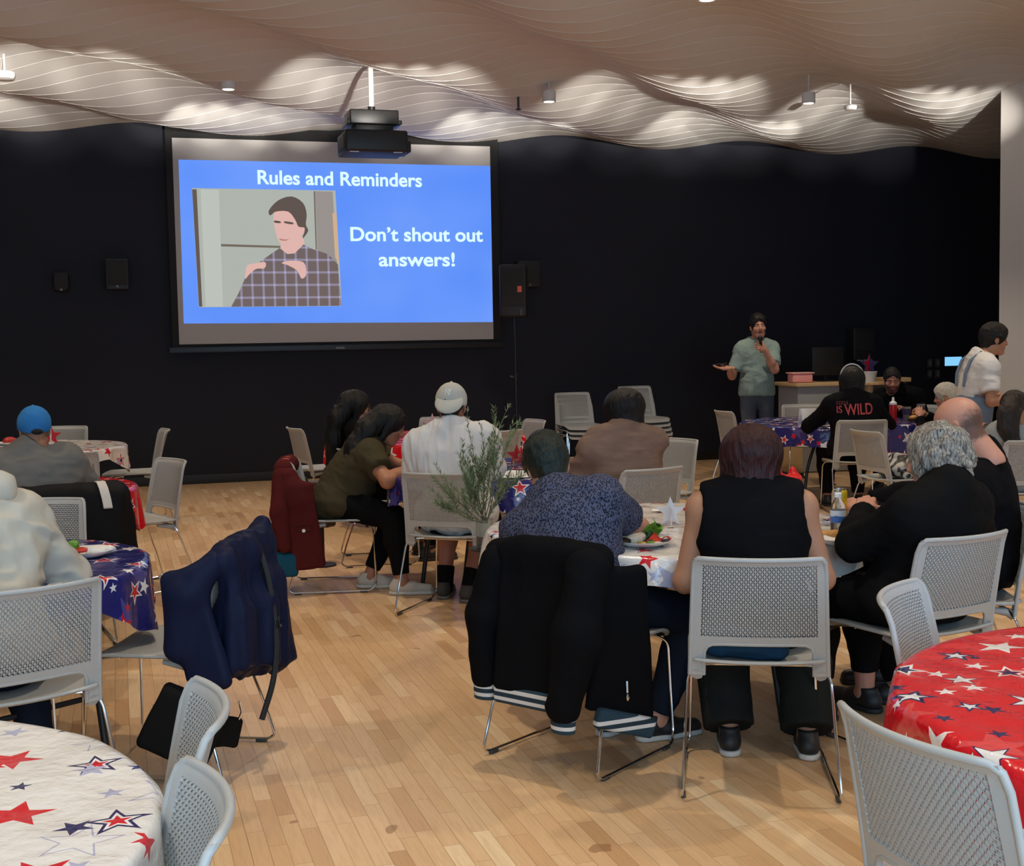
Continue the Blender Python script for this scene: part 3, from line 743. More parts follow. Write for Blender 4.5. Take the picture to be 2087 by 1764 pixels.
cn = {'w': (cloth_white, 'white plastic star tablecloth'), 'r': (cloth_red, 'red plastic star tablecloth'), 'b': (cloth_blue, 'navy blue plastic star tablecloth')}
for i, (x, y, r, c, ov, co_, ph, wd) in enumerate(TABLES):
    cl = cn[c][1]
    folding_table(x, y, r, [30, 10, 12, 40, 15, 60, 5, 20, -12][i], 'round folding table under the %s star cloth, %s' % ({'w': 'white', 'r': 'red', 'b': 'navy'}[c], wd))
    table_cloth(x, y, r, cn[c][0], cl+', '+wd, ov, co_, ph, i+3, .3+i*.7)
# ------------------------------------------------------------------ implicit-surface sculpting (numpy): smooth unions meshed by surface nets
A3 = lambda *p: np.array(p, dtype=np.float64)
def unit(v): v = np.asarray(v, float); return v/max(1e-9, np.linalg.norm(v))
class Sdf:
    def __init__(s, lo, hi, h):
        s.h = h; s.lo = np.asarray(lo, float); s.n = np.ceil((np.asarray(hi, float)-s.lo)/h).astype(int)+2
        s.F = np.full(s.n, 1.0, dtype=np.float32)
        s.ax = [(s.lo[i]+h*np.arange(s.n[i])).astype(np.float32) for i in range(3)]
    def sub(s, lo, hi):
        a = np.clip(np.floor((lo-s.lo)/s.h).astype(int), 0, s.n); b = np.clip(np.ceil((hi-s.lo)/s.h).astype(int)+1, 0, s.n)
        if (b <= a).any(): return None, None
        sl = tuple(slice(a[i], b[i]) for i in range(3))
        return sl, np.meshgrid(*[s.ax[i][a[i]:b[i]] for i in range(3)], indexing='ij', sparse=True)
    def _smin(s, sl, d, k):
        f = s.F[sl]
        if k <= 0: s.F[sl] = np.minimum(f, d); return
        hh = np.clip(.5+.5*(f-d)/k, 0, 1); s.F[sl] = f+(d-f)*hh-k*hh*(1-hh)
    def cap(s, a, b, ra, rb=None, k=.03, sq=None):
        """rounded cone a->b; sq=(dir, factor) squashes the distance across dir"""
        a, b = np.asarray(a, float), np.asarray(b, float); rb = ra if rb is None else rb
        m = max(ra, rb)*1.6+k+2*s.h
        sl, g = s.sub(np.minimum(a, b)-m, np.maximum(a, b)+m)
        if sl is None: return s
        d = b-a; L2 = max(1e-9, d@d)
        px, py, pz = g[0]-a[0], g[1]-a[1], g[2]-a[2]
        t = np.clip((px*d[0]+py*d[1]+pz*d[2])/L2, 0, 1)
        qx, qy, qz = px-t*d[0], py-t*d[1], pz-t*d[2]
        r2 = qx*qx+qy*qy+qz*qz
        if sq is not None:
            w = unit(sq[0]); c = qx*w[0]+qy*w[1]+qz*w[2]; r2 = r2+(sq[1]**2-1)*c*c
        s._smin(sl, (np.sqrt(r2)-(ra+(rb-ra)*t)).astype(np.float32), k); return s
    def ell(s, c, r, R=None, k=.03, sub=False):
        """ellipsoid with radii r along the columns of R"""
        c = np.asarray(c, float); r = np.asarray(r, float); R = np.eye(3) if R is None else np.asarray(R, float)
        m = max(r)+k+2*s.h
        sl, g = s.sub(c-m, c+m)
        if sl is None: return s
        p = [g[i]-c[i] for i in range(3)]
        l = [p[0]*R[0, j]+p[1]*R[1, j]+p[2]*R[2, j] for j in range(3)]
        k0 = np.sqrt(sum((l[j]/r[j])**2 for j in range(3))); k1 = np.sqrt(sum((l[j]/r[j]**2)**2 for j in range(3)))
        d = (k0*(k0-1)/np.maximum(k1, 1e-6)).astype(np.float32)
        if sub: s._smax(sl, -d, k)
        else: s._smin(sl, d, k)
        return s
    def _smax(s, sl, d, k):
        f = s.F[sl]
        if k <= 0: s.F[sl] = np.maximum(f, d); return
        hh = np.clip(.5-.5*(f-d)/k, 0, 1); s.F[sl] = f+(d-f)*hh+k*hh*(1-hh)
    def box(s, c, half, R=None, r=.01, k=.02, taper=None):
        c = np.asarray(c, float); half = np.asarray(half, float); R = np.eye(3) if R is None else np.asarray(R, float)
        m = np.linalg.norm(half)+k+2*s.h
        sl, g = s.sub(c-m, c+m)
        if sl is None: return s
        p = [g[i]-c[i] for i in range(3)]
        l = [p[0]*R[0, j]+p[1]*R[1, j]+p[2]*R[2, j] for j in range(3)]
        hx, hy, hz = half
        if taper: hx = hx*(1-taper*l[2]/hz)
        q = [np.abs(l[0])-(hx-r), np.abs(l[1])-(hy-r), np.abs(l[2])-(hz-r)]
        d = np.sqrt(np.maximum(q[0], 0)**2+np.maximum(q[1], 0)**2+np.maximum(q[2], 0)**2)+np.minimum(np.maximum(q[0], np.maximum(q[1], q[2])), 0)-r
        s._smin(sl, d.astype(np.float32), k); return s
    def cut(s, pt, nrm, k=0.0):
        """remove everything on the side nrm points to"""
        n_ = unit(nrm); g = np.meshgrid(*s.ax, indexing='ij', sparse=True)
        d = (g[0]-pt[0])*n_[0]+(g[1]-pt[1])*n_[1]+(g[2]-pt[2])*n_[2]
        s._smax(tuple(slice(None) for _ in range(3)), d.astype(np.float32), k); return s
    def cut_near(s, pt, nrm, rad, k=0.0):
        """the same, only within rad of pt"""
        pt = np.asarray(pt, float); sl, g = s.sub(pt-rad, pt+rad)
        if sl is None: return s
        n_ = unit(nrm); d = (g[0]-pt[0])*n_[0]+(g[1]-pt[1])*n_[1]+(g[2]-pt[2])*n_[2]
        q = np.sqrt((g[0]-pt[0])**2+(g[1]-pt[1])**2+(g[2]-pt[2])**2)-rad
        s._smax(sl, np.minimum(d, -q).astype(np.float32), k); return s
    def mesh(s):
        F = s.F.copy(); F[0] = F[-1] = 1; F[:, 0] = F[:, -1] = 1; F[:, :, 0] = F[:, :, -1] = 1
        I = F < 0
        c = np.zeros(np.array(F.shape)-1, dtype=np.int8)
        for dx in (0, 1):
            for dy in (0, 1):
                for dz in (0, 1): c += I[dx:I.shape[0]-1+dx, dy:I.shape[1]-1+dy, dz:I.shape[2]-1+dz]
        act = (c > 0) & (c < 8); ii = np.argwhere(act)
        idx = np.full(act.shape, -1, dtype=np.int32); idx[act] = np.arange(len(ii))
        P = np.zeros((len(ii), 3)); cnt = np.zeros(len(ii))
        cor = [(x, y, z) for x in (0, 1) for y in (0, 1) for z in (0, 1)]
        val = {q: F[ii[:, 0]+q[0], ii[:, 1]+q[1], ii[:, 2]+q[2]] for q in cor}
        for q in cor:
            for a in range(3):
                if q[a] == 0:
                    r = list(q); r[a] = 1; r = tuple(r); f0, f1 = val[q], val[r]; mk = (f0 < 0) != (f1 < 0)
                    t = np.where(mk, f0/np.where(mk, f0-f1, 1), 0)
                    for b in range(3): P[:, b] += np.where(mk, q[b]+(t if b == a else 0), 0)
                    cnt += mk
        P = (P/np.maximum(cnt, 1)[:, None]+ii)*s.h+s.lo
        quads = []
        for a in range(3):
            b, d = (a+1) % 3, (a+2) % 3
            n0 = [slice(None)]*3; n1 = [slice(None)]*3; n0[a] = slice(0, -1); n1[a] = slice(1, None)
            A, B = I[tuple(n0)], I[tuple(n1)]; e = np.argwhere(A != B)
            ok = (e[:, b] > 0) & (e[:, d] > 0) & (e[:, b] < F.shape[b]-1) & (e[:, d] < F.shape[d]-1); e = e[ok]
            def cell(ob, od):
                q = e.copy(); q[:, b] += ob; q[:, d] += od; return idx[q[:, 0], q[:, 1], q[:, 2]]
            Q = np.stack([cell(-1, -1), cell(0, -1), cell(0, 0), cell(-1, 0)], 1)
            fl = ~A[e[:, 0], e[:, 1], e[:, 2]]; Q[fl] = Q[fl][:, ::-1]; quads.append(Q)
        return P, np.concatenate(quads)
def vnoise(P, seed=0):
    """smooth value noise in [-1,1] at the points P (n,3)"""
    i = np.floor(P).astype(np.int64); f = P-i; f = f*f*(3-2*f); out = 0
    for dx in (0, 1):
        for dy in (0, 1):
            for dz in (0, 1):
                h = ((i[:, 0]+dx)*374761393+(i[:, 1]+dy)*668265263+(i[:, 2]+dz)*2147483647+seed*974634777) & 0xffffffff
                h = ((h ^ (h >> 13))*1274126177) & 0xffffffff; h = (h ^ (h >> 16)) & 0xffff
                w_ = np.where(dx, f[:, 0], 1-f[:, 0])*np.where(dy, f[:, 1], 1-f[:, 1])*np.where(dz, f[:, 2], 1-f[:, 2])
                out = out+w_*(h/32767.5-1)
    return out
def vnormals(P, Q):
    n = np.zeros_like(P); e = np.cross(P[Q[:, 2]]-P[Q[:, 0]], P[Q[:, 3]]-P[Q[:, 1]])
    for k in range(4):
        for a in range(3): n[:, a] += np.bincount(Q[:, k], e[:, a], len(P))
    return n/np.maximum(np.linalg.norm(n, axis=1), 1e-9)[:, None]
def biggest(P, Q, share=.08):
    lab = np.arange(len(P))
    for _ in range(400):
        m = lab[Q].min(1); new = lab.copy()
        for k in range(4): np.minimum.at(new, Q[:, k], m)
        new = new[new]
        if (new == lab).all(): break
        lab = new
    n = np.bincount(lab, minlength=len(P)); keep = n[lab] > share*len(P); ix = np.cumsum(keep)-1
    return P[keep], ix[Q[keep[Q].all(1)]]
def relax(P, Q, it=1, w_=.5):
    for _ in range(it):
        s_ = np.zeros_like(P); c = np.zeros(len(P))
        for k in range(4):
            a, b = Q[:, k], Q[:, (k+1) % 4]
            for ax in range(3): s_[:, ax] += np.bincount(a, P[b, ax], len(P))+np.bincount(b, P[a, ax], len(P))
            c += np.bincount(a, minlength=len(P))+np.bincount(b, minlength=len(P))
        P = P+(s_/np.maximum(c, 1)[:, None]-P)*w_
    return P
def folds(P, Q, amp, fr, R=None, seed=0, ridge=True):
    """push the surface in and out by stretched noise; fr = frequencies along the columns of R"""
    L = P if R is None else P@R
    a = vnoise(L*np.array(fr)+seed*3.1, seed); b = vnoise(L*np.array(fr)*2.1+9.7, seed+5)
    d = (1-2*np.abs(a)) if ridge else a
    return P+vnormals(P, Q)*(amp*(d*.7+b*.3))[:, None]
def sculpt(name, parts, mat, parent, base=A3(0, 0, 0)):
    """parts: list of (P, Q[, colours]) joined into one mesh object"""
    Ps, Qs, Cs, o = [], [], [], 0
    for p in parts:
        Ps.append(p[0]-base); Qs.append(p[1]+o); o += len(p[0])
        Cs.append(p[2] if len(p) > 2 else None)
    me = mesh_np(name, np.concatenate(Ps), np.concatenate(Qs).astype(np.int32), True)
    if any(c is not None for c in Cs):
        at = me.attributes.new('tint', 'FLOAT_COLOR', 'POINT')
        C = np.concatenate([c if c is not None else np.ones((len(p), 4)) for c, p in zip(Cs, Ps)])
        at.data.foreach_set('color', C.astype(np.float32).ravel())
    return link(name, me, mat, parent)

# ------------------------------------------------------------------ people
def skin_material():
    t = NT('skin'); a = t.n('ShaderNodeAttribute', attribute_name='tint'); co = t.coord('Object')
    nz = t.noise(co, 60, 3)
    t.p(Base_Color=t.mix(t.math('MULTIPLY', nz, .22), a.outputs['Color'], (.30, .09, .05, 1)), Roughness=.52, Subsurface_Weight=.08, Subsurface_Scale=.01, Specular_IOR_Level=.35)
    t.b.inputs['Subsurface Radius'].default_value = (1, .35, .2)
    t.bump(t.noise(co, 350, 2), .08, .001)
    return t.m
SKIN = skin_material()
def hair_mat(name, c0, c1, rough=.42, scale=(70, 70, 9), streak=1.0):
    if name in _PL: return _PL[name]
    t = NT(name); co = t.coord('Object', scale=scale)
    n1 = t.noise(co, 2.4, 4, .6); n2 = t.noise(co, 7, 2)
    f = t.math('ADD', t.math('MULTIPLY', t.math('SUBTRACT', n1, .35), 2.0*streak), t.math('MULTIPLY', t.math('SUBTRACT', n2, .5), .6), clamp=True)
    t.p(Base_Color=t.mix(f, c0, c1), Roughness=rough, Specular_IOR_Level=.28)
    t.bump(t.math('ADD', n1, t.math('MULTIPLY', n2, .5)), .7, .006)
    _PL[name] = t.m; return t.m
FW = lambda h: A3(sin(radians(h)), cos(radians(h)), 0)
RT = lambda h: A3(cos(radians(h)), -sin(radians(h)), 0)
UP = A3(0, 0, 1)
def ik(a, b, l1, l2, pole):
    d = b-a; L = np.linalg.norm(d); u = d/max(L, 1e-6)
    if L > (l1+l2)*.999: b = a+u*(l1+l2)*.999; L = (l1+l2)*.999
    x = (l1*l1-l2*l2+L*L)/(2*L); y = sqrt(max(0, l1*l1-x*x))
    p = np.asarray(pole, float); p = unit(p-u*(p@u))
    return a+u*x+p*y, b
def head_frame(yaw, pitch, roll):
    f = FW(yaw); r = RT(yaw); u = UP
    f, u = f*cos(radians(pitch))-u*sin(radians(pitch)), u*cos(radians(pitch))+f*sin(radians(pitch))
    r, u = r*cos(radians(roll))-u*sin(radians(roll)), u*cos(radians(roll))+r*sin(radians(roll))
    return np.stack([r, f, u], 1)                                    # columns: right, forward, up
def head_mesh(sc, skin, brow, lips, nose=1.0, jaw=1.0, stubble=None, mouth_open=0.0, h=.0038, fringe=None):
    S = Sdf((-.115, -.13, -.2), (.115, .15, .14), h)
    S.ell((0, -.012, .035), (.075, .095, .087), k=.01)
    S.ell((0, .026, -.036), (.058*jaw, .066, .086), k=.03)
    S.ell((0, .062, -.098), (.026*jaw, .024, .021), k=.03)
    for s in (-1, 1):
        S.cap((s*.052*jaw, .002, -.062), (s*.022, .066, -.100), .018, .016, k=.03)
        S.ell((s*.040, .066, -.022), (.022, .016, .018), k=.025)
        S.cap((s*.050, .062, .026), (s*.012, .084, .026), .009, .010, k=.018)
        S.ell((s*.031, .098, .004), (.017, .016, .012), k=.012, sub=True)
        S.ell((s*.031, .077, .003), (.0125, .0115, .0105), k=.003)
        S.ell((s*.0115*nose, .094, -.030), (.0095*nose, .011, .008), k=.008)
        S.ell((s*.075, -.006, -.006), (.008, .020, .031), np.array([[1, .25*s, 0], [-.25*s, 1, .2], [0, -.2, 1]]).T/1.05, k=.008)
        S.ell((s*.084, -.002, -.004), (.005, .010, .016), k=.004, sub=True)
    S.cap((0, .082, .018), (0, .106, -.022), .008, .0125*nose, k=.016)
    S.ell((0, .080, -.058), (.026, .014, .016), k=.02)
    S.cap((-.019, .085, -.0545), (.019, .085, -.0545), .0045, k=.006); S.cap((0, .091, -.0545), (0, .0911, -.0545), .006, k=.01)
    S.cap((-.016, .086, -.0655), (.016, .086, -.0655), .0055, k=.006)
    if mouth_open: S.ell((0, .098, -.060), (.016, .016, .003+.006*mouth_open), k=.003, sub=True)
    S.cap((0, -.028, -.06), (0, -.045, -.17), .052, .054, k=.03)
    P, Q = S.mesh(); P = relax(P, Q, 1, .4)
    C = np.tile(np.array(skin, float), (len(P), 1)); X, Y, Z = P.T
    def dab(mask, col, a=1.0):
        m = np.clip(mask, 0, 1)[:, None]*a; C[:] = C*(1-m)+np.array(col, float)*m
    if stubble is not None:
        d = np.minimum(1.0, np.maximum(0, (-.030-Z)/.014))*(Y > .0)*(Z > -.125)
        dab(d*(1-np.exp(-((X/.03)**2+((Z+.012)/.02)**2))), stubble[0], stubble[1])
    if fringe is not None:
        nz = vnoise(P*110, 3)*.16+vnoise(P*300, 4)*.30
        m = np.clip((.030-.28*Y-Z)/.045+nz, 0, 1)*np.clip((Z+.085)/.02+nz, 0, 1)*np.clip((.012-Y)/.014, 0, 1)*(1-np.exp(-(((np.abs(X)-.082)/.02)**2+((Z+.006)/.035)**2+((Y+.002)/.028)**2)))
        dab(m, fringe, .88); dab(np.clip(nz*1.6-.15, 0, 1)*(Z > .02)*(Y < .07), fringe, .10)
    dab(np.exp(-((np.abs(X)-.038)**2/.016**2+(Z+.028)**2/.014**2))*(Y > .04), (skin[0]*1.0, skin[1]*.72, skin[2]*.66, 1), .45)
    dab(np.exp(-((X/.011)**2+((Z+.026)/.012)**2))*(Y > .09), (skin[0], skin[1]*.76, skin[2]*.7, 1), .4)
    dab((np.abs(X) < .0235-.35*np.abs(Z+.060))*(np.abs(Z+.060) < .0105)*(Y > .07), lips, .85)
    dab((np.abs(X) < .02)*(np.abs(Z+.060) < .0022+.005*mouth_open)*(Y > .06), (.06, .015, .015, 1), .9)
    for s in (-1, 1):
        ex, ez = (X-s*.031), (Z-.003)
        eye = (ex/.0125)**2+(ez/.0050)**2 < 1
        dab(eye*(Y > .072), (.40, .34, .31, 1)); dab(eye*((ex**2+ez**2) < .0062**2)*(Y > .072), (.02, .012, .008, 1))
        dab((np.abs((ex/.0145)**2+(ez/.0075)**2-1) < .30)*(ez > 0)*(Y > .07), (.05, .03, .025, 1), .7)
        br = (np.abs(X*s-.031) < .021)*(np.abs(Z-(.0255-.12*np.abs(X*s-.028))) < .0048)*(Y > .05); dab(br, brow, .9)
    return P*sc, Q, C
def hand_mesh(skin, curl=(25, 35, 25), spread=6, thumb=(35, 25), right=True, h=.0028, sc=1.0):
    """wrist at 0, fingers along +y, back of the hand +z, thumb on -x for a right hand (palm down)"""
    S = Sdf((-.10, -.05, -.12), (.10, .21, .07), h)
    S.box((0, .045, 0), (.039, .043, .0135), r=.012, k=.01, taper=None)
    S.cap((0, -.035, 0), (0, .02, 0), .024, .026, k=.02, sq=(A3(0, 0, 1), 1.25))
    S.ell((-.024, .032, -.010), (.016, .030, .014), k=.012)
    for i, (x, y, L, r) in enumerate(((-.030, .085, .072, .0086), (-.0105, .091, .080, .0089), (.0095, .088, .075, .0085), (.028, .080, .060, .0076))):
        a = 0.0; p = A3(x, y, 0); sp = radians((i-1.4)*spread)
        for j, f in enumerate((.45, .31, .24)):
            a += radians(curl[j]*(1+.07*(i-1))); d = A3(sin(sp)*cos(a), cos(a)*cos(sp), -sin(a)); q = p+d*L*f
            S.cap(p, q, r*(1-.1*j), r*(.92-.1*j), k=.004 if j else .008); p = q
    p = A3(-.032, .022, -.008); a = radians(thumb[0]); d = unit(A3(-cos(a)*.75, sin(a)+.35, -.35)); q = p+d*.040
    S.cap(p, q, .0135, .0105, k=.012); d2 = unit(d+A3(.3, .5, -.4)*thumb[1]/40.0); S.cap(q, q+d2*.030, .0102, .0075, k=.005)
    P, Q = S.mesh(); P = P*sc
    if not right: P = P*A3(-1, 1, 1); Q = Q[:, ::-1]
    return P, Q, np.tile(np.array(skin, float), (len(P), 1))

class Person:
    def __init__(s, label, x, y, h, seat=.455, sc=1.0, girth=1.0, shw=1.0, lean=12, side=0.0, sh=None, neck=None, pelvis=None, skin=(.46, .24, .16, 1), stand=False,
                 hands=None, elbow=None, feet=None, knees=None, head=None, head_rot=(0, 0, 0), hand_pose=None, vox=.0095, brow=(.03, .02, .015, 1), lips=(.38, .13, .10, 1), face={}, group=None, feet_yaw=(0, 0)):
        s.base = A3(x, y, 0); s.h = h; s.sc = sc; s.g = girth; s.skin = skin; s.vox = vox; s.stand = stand
        s.root = thing('person', label, 'person', (x, y, 0), 0, group)
        f, r = FW(h), RT(h); s.sh = h if sh is None else sh; f2, r2 = FW(s.sh), RT(s.sh); s.f, s.r, s.f2, s.r2 = f, r, f2, r2
        s.P = A3(*pelvis) if pelvis is not None else (s.base+UP*(.93*sc) if stand else s.base-f*.085+UP*(seat+.105*sc))
        if not stand: s.P = s.P+f*.06
        L = .475*sc
        if neck is not None: s.N = A3(*neck)
        else:
            d = unit(UP*cos(radians(lean))+f2*sin(radians(lean))+r2*sin(radians(side))); s.N = s.P+d*L
        s.u = unit(s.N-s.P); s.fx = unit(f2-s.u*(f2@s.u)); s.rx = np.cross(s.fx, s.u)
        s.R = np.stack([s.rx, s.fx, s.u], 1); s.Lsp = np.linalg.norm(s.N-s.P)
        s.shw = shw; w_ = .168*sc*shw
        s.S = [s.N-s.u*.092*sc+s.rx*w_*q+s.fx*.008 for q in (-1, 1)]             # left, right
        hy, hp, hr = head_rot; s.HR = head_frame(s.sh+hy, hp, hr)
        s.H = A3(*head) if head is not None else s.N+s.u*.05*sc+s.HR[:, 2]*.145*sc+s.HR[:, 1]*.035*sc
        la, lf = .285*sc, .255*sc
        s.E, s.W = [], []
        for i, q in enumerate((-1, 1)):
            t = hands[i] if hands and hands[i] is not None else None
            if t is None: t = s.P+f2*.30*sc+s.r2*q*.16*sc+UP*(.30*sc if not stand else .0) if not stand else s.S[i]+A3(0, 0, -.52*sc)+s.r2*q*.05+f2*.05
            t = A3(*t); pole = elbow[i] if elbow and elbow[i] is not None else (s.r2*q*.6-f2*.5-UP*.8)
            e, w2 = ik(s.S[i], t, la, lf, pole); s.E.append(e); s.W.append(w2)
        s.Hip, s.K, s.A = [], [], []
        lt, ls = .425*sc, .415*sc
        for i, q in enumerate((-1, 1)):
            hp_ = s.P+r*q*.088*sc*s.g**.5-UP*.02; s.Hip.append(hp_)
            if feet and feet[i] is not None: a = A3(*feet[i])
            elif stand: a = s.base+r*q*.11+UP*.085-f*.02
            else: a = s.base+f*(.36*sc)+r*q*.14+UP*.085
            pole = knees[i] if knees and knees[i] is not None else (f+UP*.9+r*q*.12)
            k, a2 = ik(hp_, a, lt, ls, pole); s.K.append(k); s.A.append(a2)
        s.fy = [FW(h+feet_yaw[0]), FW(h+feet_yaw[1])]
        s.hand_pose = hand_pose or (None, None); s.face = face; s.brow = brow; s.lips = lips
        s.body()
    # --- shape fragments shared by body and clothes; e inflates
    def torso(s, S, e=0.0, top=True, belly=0.0, bust=0.0):
        g, sc = s.g, s.sc; R, P, N, u = s.R, s.P, s.N, s.u; L = s.Lsp
        Rp = np.stack([s.r, s.f, UP], 1)
        S.ell(P+UP*.0, A3(.165*g+e, .118*g+e, .115+e)*A3(sc, sc, sc), Rp, k=.05)
        S.ell(P+u*L*.30+s.fx*(.01+belly*.3), A3(.142*g+e, .108*g+belly+e, .15+e)*sc, R, k=.06)
        S.ell(P+u*L*.60, A3(.152*g**.7*s.shw**.5+e, .106*g**.6+e, .165+e)*sc, R, k=.06)
        if bust:
            for q in (-1, 1): S.ell(P+u*L*.63+s.fx*(.085*g**.6*sc)+s.rx*q*.068*sc, A3(.062, .05, .06)*(1+bust*.2)+e*.6, R, k=.04)
        if top:
            for i in (0, 1): S.cap(N-u*.075*sc, s.S[i], .062*sc+e, .049*sc*g**.3+e, k=.05); S.cap(N+u*.01, N-u*.025+(s.S[i]-N)*.66, .036+e, .038+e, k=.05)
            for i in (0, 1): S.cap(s.S[i], P+u*L*.55+s.rx*(.10*(2*i-1)*sc), .055*sc*g**.4+e, .07*g**.5*sc+e, k=.05)
    def arm(s, S, i, e=0.0, upto=1.0, low=True, k=.03):
        g = s.g**.4*s.sc
        a, b, c = s.S[i], s.E[i], s.W[i]; g = g*.95
        if low is False: b2 = a+(b-a)*upto; S.cap(a, b2, .053*g+e, (.053-.010*upto)*g+e, k=k); return b2, unit(b-a)
        S.cap(a, b, .053*g+e, .042*g+e, k=k); c2 = b+(c-b)*upto
        S.cap(b, b+(c-b)*min(.35, upto), .042*g+e, .041*g+e, k=k); S.cap(b+(c-b)*min(.35, upto), c2, .041*g+e, (.041-.014*upto)*g+e, k=k); return c2, unit(c-b)
    def leg(s, S, i, e=0.0, upto=1.0, k=.04, flare=0.0):
        g = s.g**.6*s.sc; a, b, c = s.Hip[i], s.K[i], s.A[i]
        S.cap(a, b, .083*g+e, .056*g+e, k=k); c2 = b+(c-b)*upto; m = b+(c-b)*min(.35, upto)
        S.cap(b, m, .056*g+e, .055*g+e+flare*.4, k=k); S.cap(m, c2, .055*g+e+flare*.4, .036*g+e+flare, k=k); return c2, unit(c-b)
    def grid(s, h=None, pts=None, m=.22):
        pts = pts if pts is not None else [s.P, s.N, s.H]+s.S+s.E+s.W+s.K+s.A
        pts = np.array(pts); return Sdf(pts.min(0)-m, pts.max(0)+m, h or s.vox)
    def body(s):
        S = s.grid(m=.2); s.torso(S, -.004)
        for i in (0, 1): s.arm(S, i, 0); s.leg(S, i, -.004); S.cap(s.A[i]+UP*-.03, s.A[i]+s.fy[i]*.13*s.sc-UP*.055, .036, .026, k=.03)
        S.cap(s.N-s.u*.03, s.H-s.HR[:, 2]*.08-s.HR[:, 1]*.03, .060*s.sc, .054*s.sc, k=.04)
        P, Q = S.mesh(); P = relax(P, Q, 1)
        parts = [(P, Q, np.tile(np.array(s.skin, float), (len(P), 1)))]
        hp, hq, hc = head_mesh(s.sc, s.skin, s.brow, s.lips, **s.face)
        parts.append((hp@s.HR.T+s.H, hq, hc))
        for i in (0, 1):
            pose = dict(s.hand_pose[i] or {}); d = pose.pop('dir', None); nrm = pose.pop('up', None)
            d = unit(A3(*d)) if d is not None else unit(s.W[i]-s.E[i]); nrm = A3(*nrm) if nrm is not None else UP+s.r2*(.3*(2*i-1))
            nrm = unit(nrm-d*(nrm@d)); X = np.cross(d, nrm); P, Q, C = hand_mesh(s.skin, right=(i == 1), sc=s.sc, **pose)
            parts.append((P@np.stack([X, d, nrm], 1).T+s.W[i], Q, C))
        s.add('body', parts, SKIN)
    def add(s, name, parts, mat): return sculpt(name, parts, mat, s.root, s.base)
    # --- clothes
    def shirt(s, mat, e=.014, sleeve='short', up=.62, hem=-.10, neckline=.0, amp=.006, seed=1, name='shirt', belly=0.0, bust=0.0, fr=(9, 9, 16), low_neck=0.0, collar=0.0, untuck=True, hood=False):
        S = s.grid(pts=[s.P, s.N]+s.S+s.E+s.W+[s.P-UP*.12], m=.20); s.torso(S, e, belly=belly, bust=bust)
        if untuck and not s.stand: S.ell(s.P-UP*.02, A3(.172*s.g+e, .120*s.g+e, .125), np.stack([s.r, s.f, UP], 1), k=.04)
        if untuck and s.stand: S.cap(s.P+s.u*.24, s.P-UP*.14, .172*s.g+e*.6, .196*s.g+e, k=.04, sq=(s.f, 1.38))
        nd = unit(s.H-s.HR[:, 2]*.08-s.HR[:, 1]*.03-s.N); S.cap(s.N-s.u*.05, s.N+nd*(.035+collar), (.074+e*.3)*s.sc, (.068+e*.3)*s.sc, k=.03)
        S.cap(s.S[0]*.82+s.S[1]*.18-s.u*.035*s.sc, s.S[1]*.82+s.S[0]*.18-s.u*.035*s.sc, .078*s.sc+e, k=.07, sq=(s.fx, 1.08))
        for i in (0, 1): S.cap(s.N-s.u*.02, s.S[i]*.8+s.N*.2+s.u*.012, .046+e*.8, .040+e*.8, k=.07)
        ends = []
        for i in (0, 1):
            if sleeve == 'short': ends.append(s.arm(S, i, e+.010, up, low=False))
            elif sleeve == 'long': ends.append(s.arm(S, i, e*.9, min(up, .97)))
        for (p, d) in ends: S.cut_near(p+d*.0, d, .13)
        hp = s.P+UP*hem
        S.cut(hp, -UP if not s.stand else -UP)
        if sleeve == 'none':
            for i in (0, 1):
                S.ell(s.S[i]+s.rx*(2*i-1)*.030-s.u*.01, A3(.040, .10, .105), s.R, k=.02, sub=True)
        S.cut_near(s.N+nd*(.026+collar-neckline), unit(nd*1.0+s.fx*(-.10 if not low_neck else low_neck)), .098)
        P, Q = biggest(*S.mesh()); P = relax(P, Q, 1); P = folds(P, Q, amp, fr, s.R, seed); P = folds(P, Q, amp*.5, (fr[0]*2.4, fr[1]*2.4, fr[2]*2.1), s.R, seed+2)
        return s.add(name, [(P, Q)], mat)
    def trousers(s, mat, e=.012, upto=.93, flare=.0, amp=.005, seed=2, name='trousers', waist=.03):
        S = s.grid(pts=[s.P, s.P+UP*.1]+s.K+s.A, m=.2)
        Rp = np.stack([s.r, s.f, UP], 1); g = s.g
        S.ell(s.P, A3(.163*g+e, .118*g+e, .115+e)*s.sc, Rp, k=.05); S.ell(s.P+s.u*.10, A3(.143*g+e, .108*g+e, .1), s.R, k=.05)
        ends = [s.leg(S, i, e, upto, flare=flare) for i in (0, 1)]
        for (p, d) in ends: S.cut_near(p, d, .15)
        S.cut_near(s.P+UP*waist*1.6, s.u if s.stand else unit(UP-s.f*.35), .3)
        P, Q = S.mesh(); P = relax(P, Q, 1); P = folds(P, Q, amp, (10, 10, 12), None, seed)
        return s.add(name, [(P, Q)], mat)
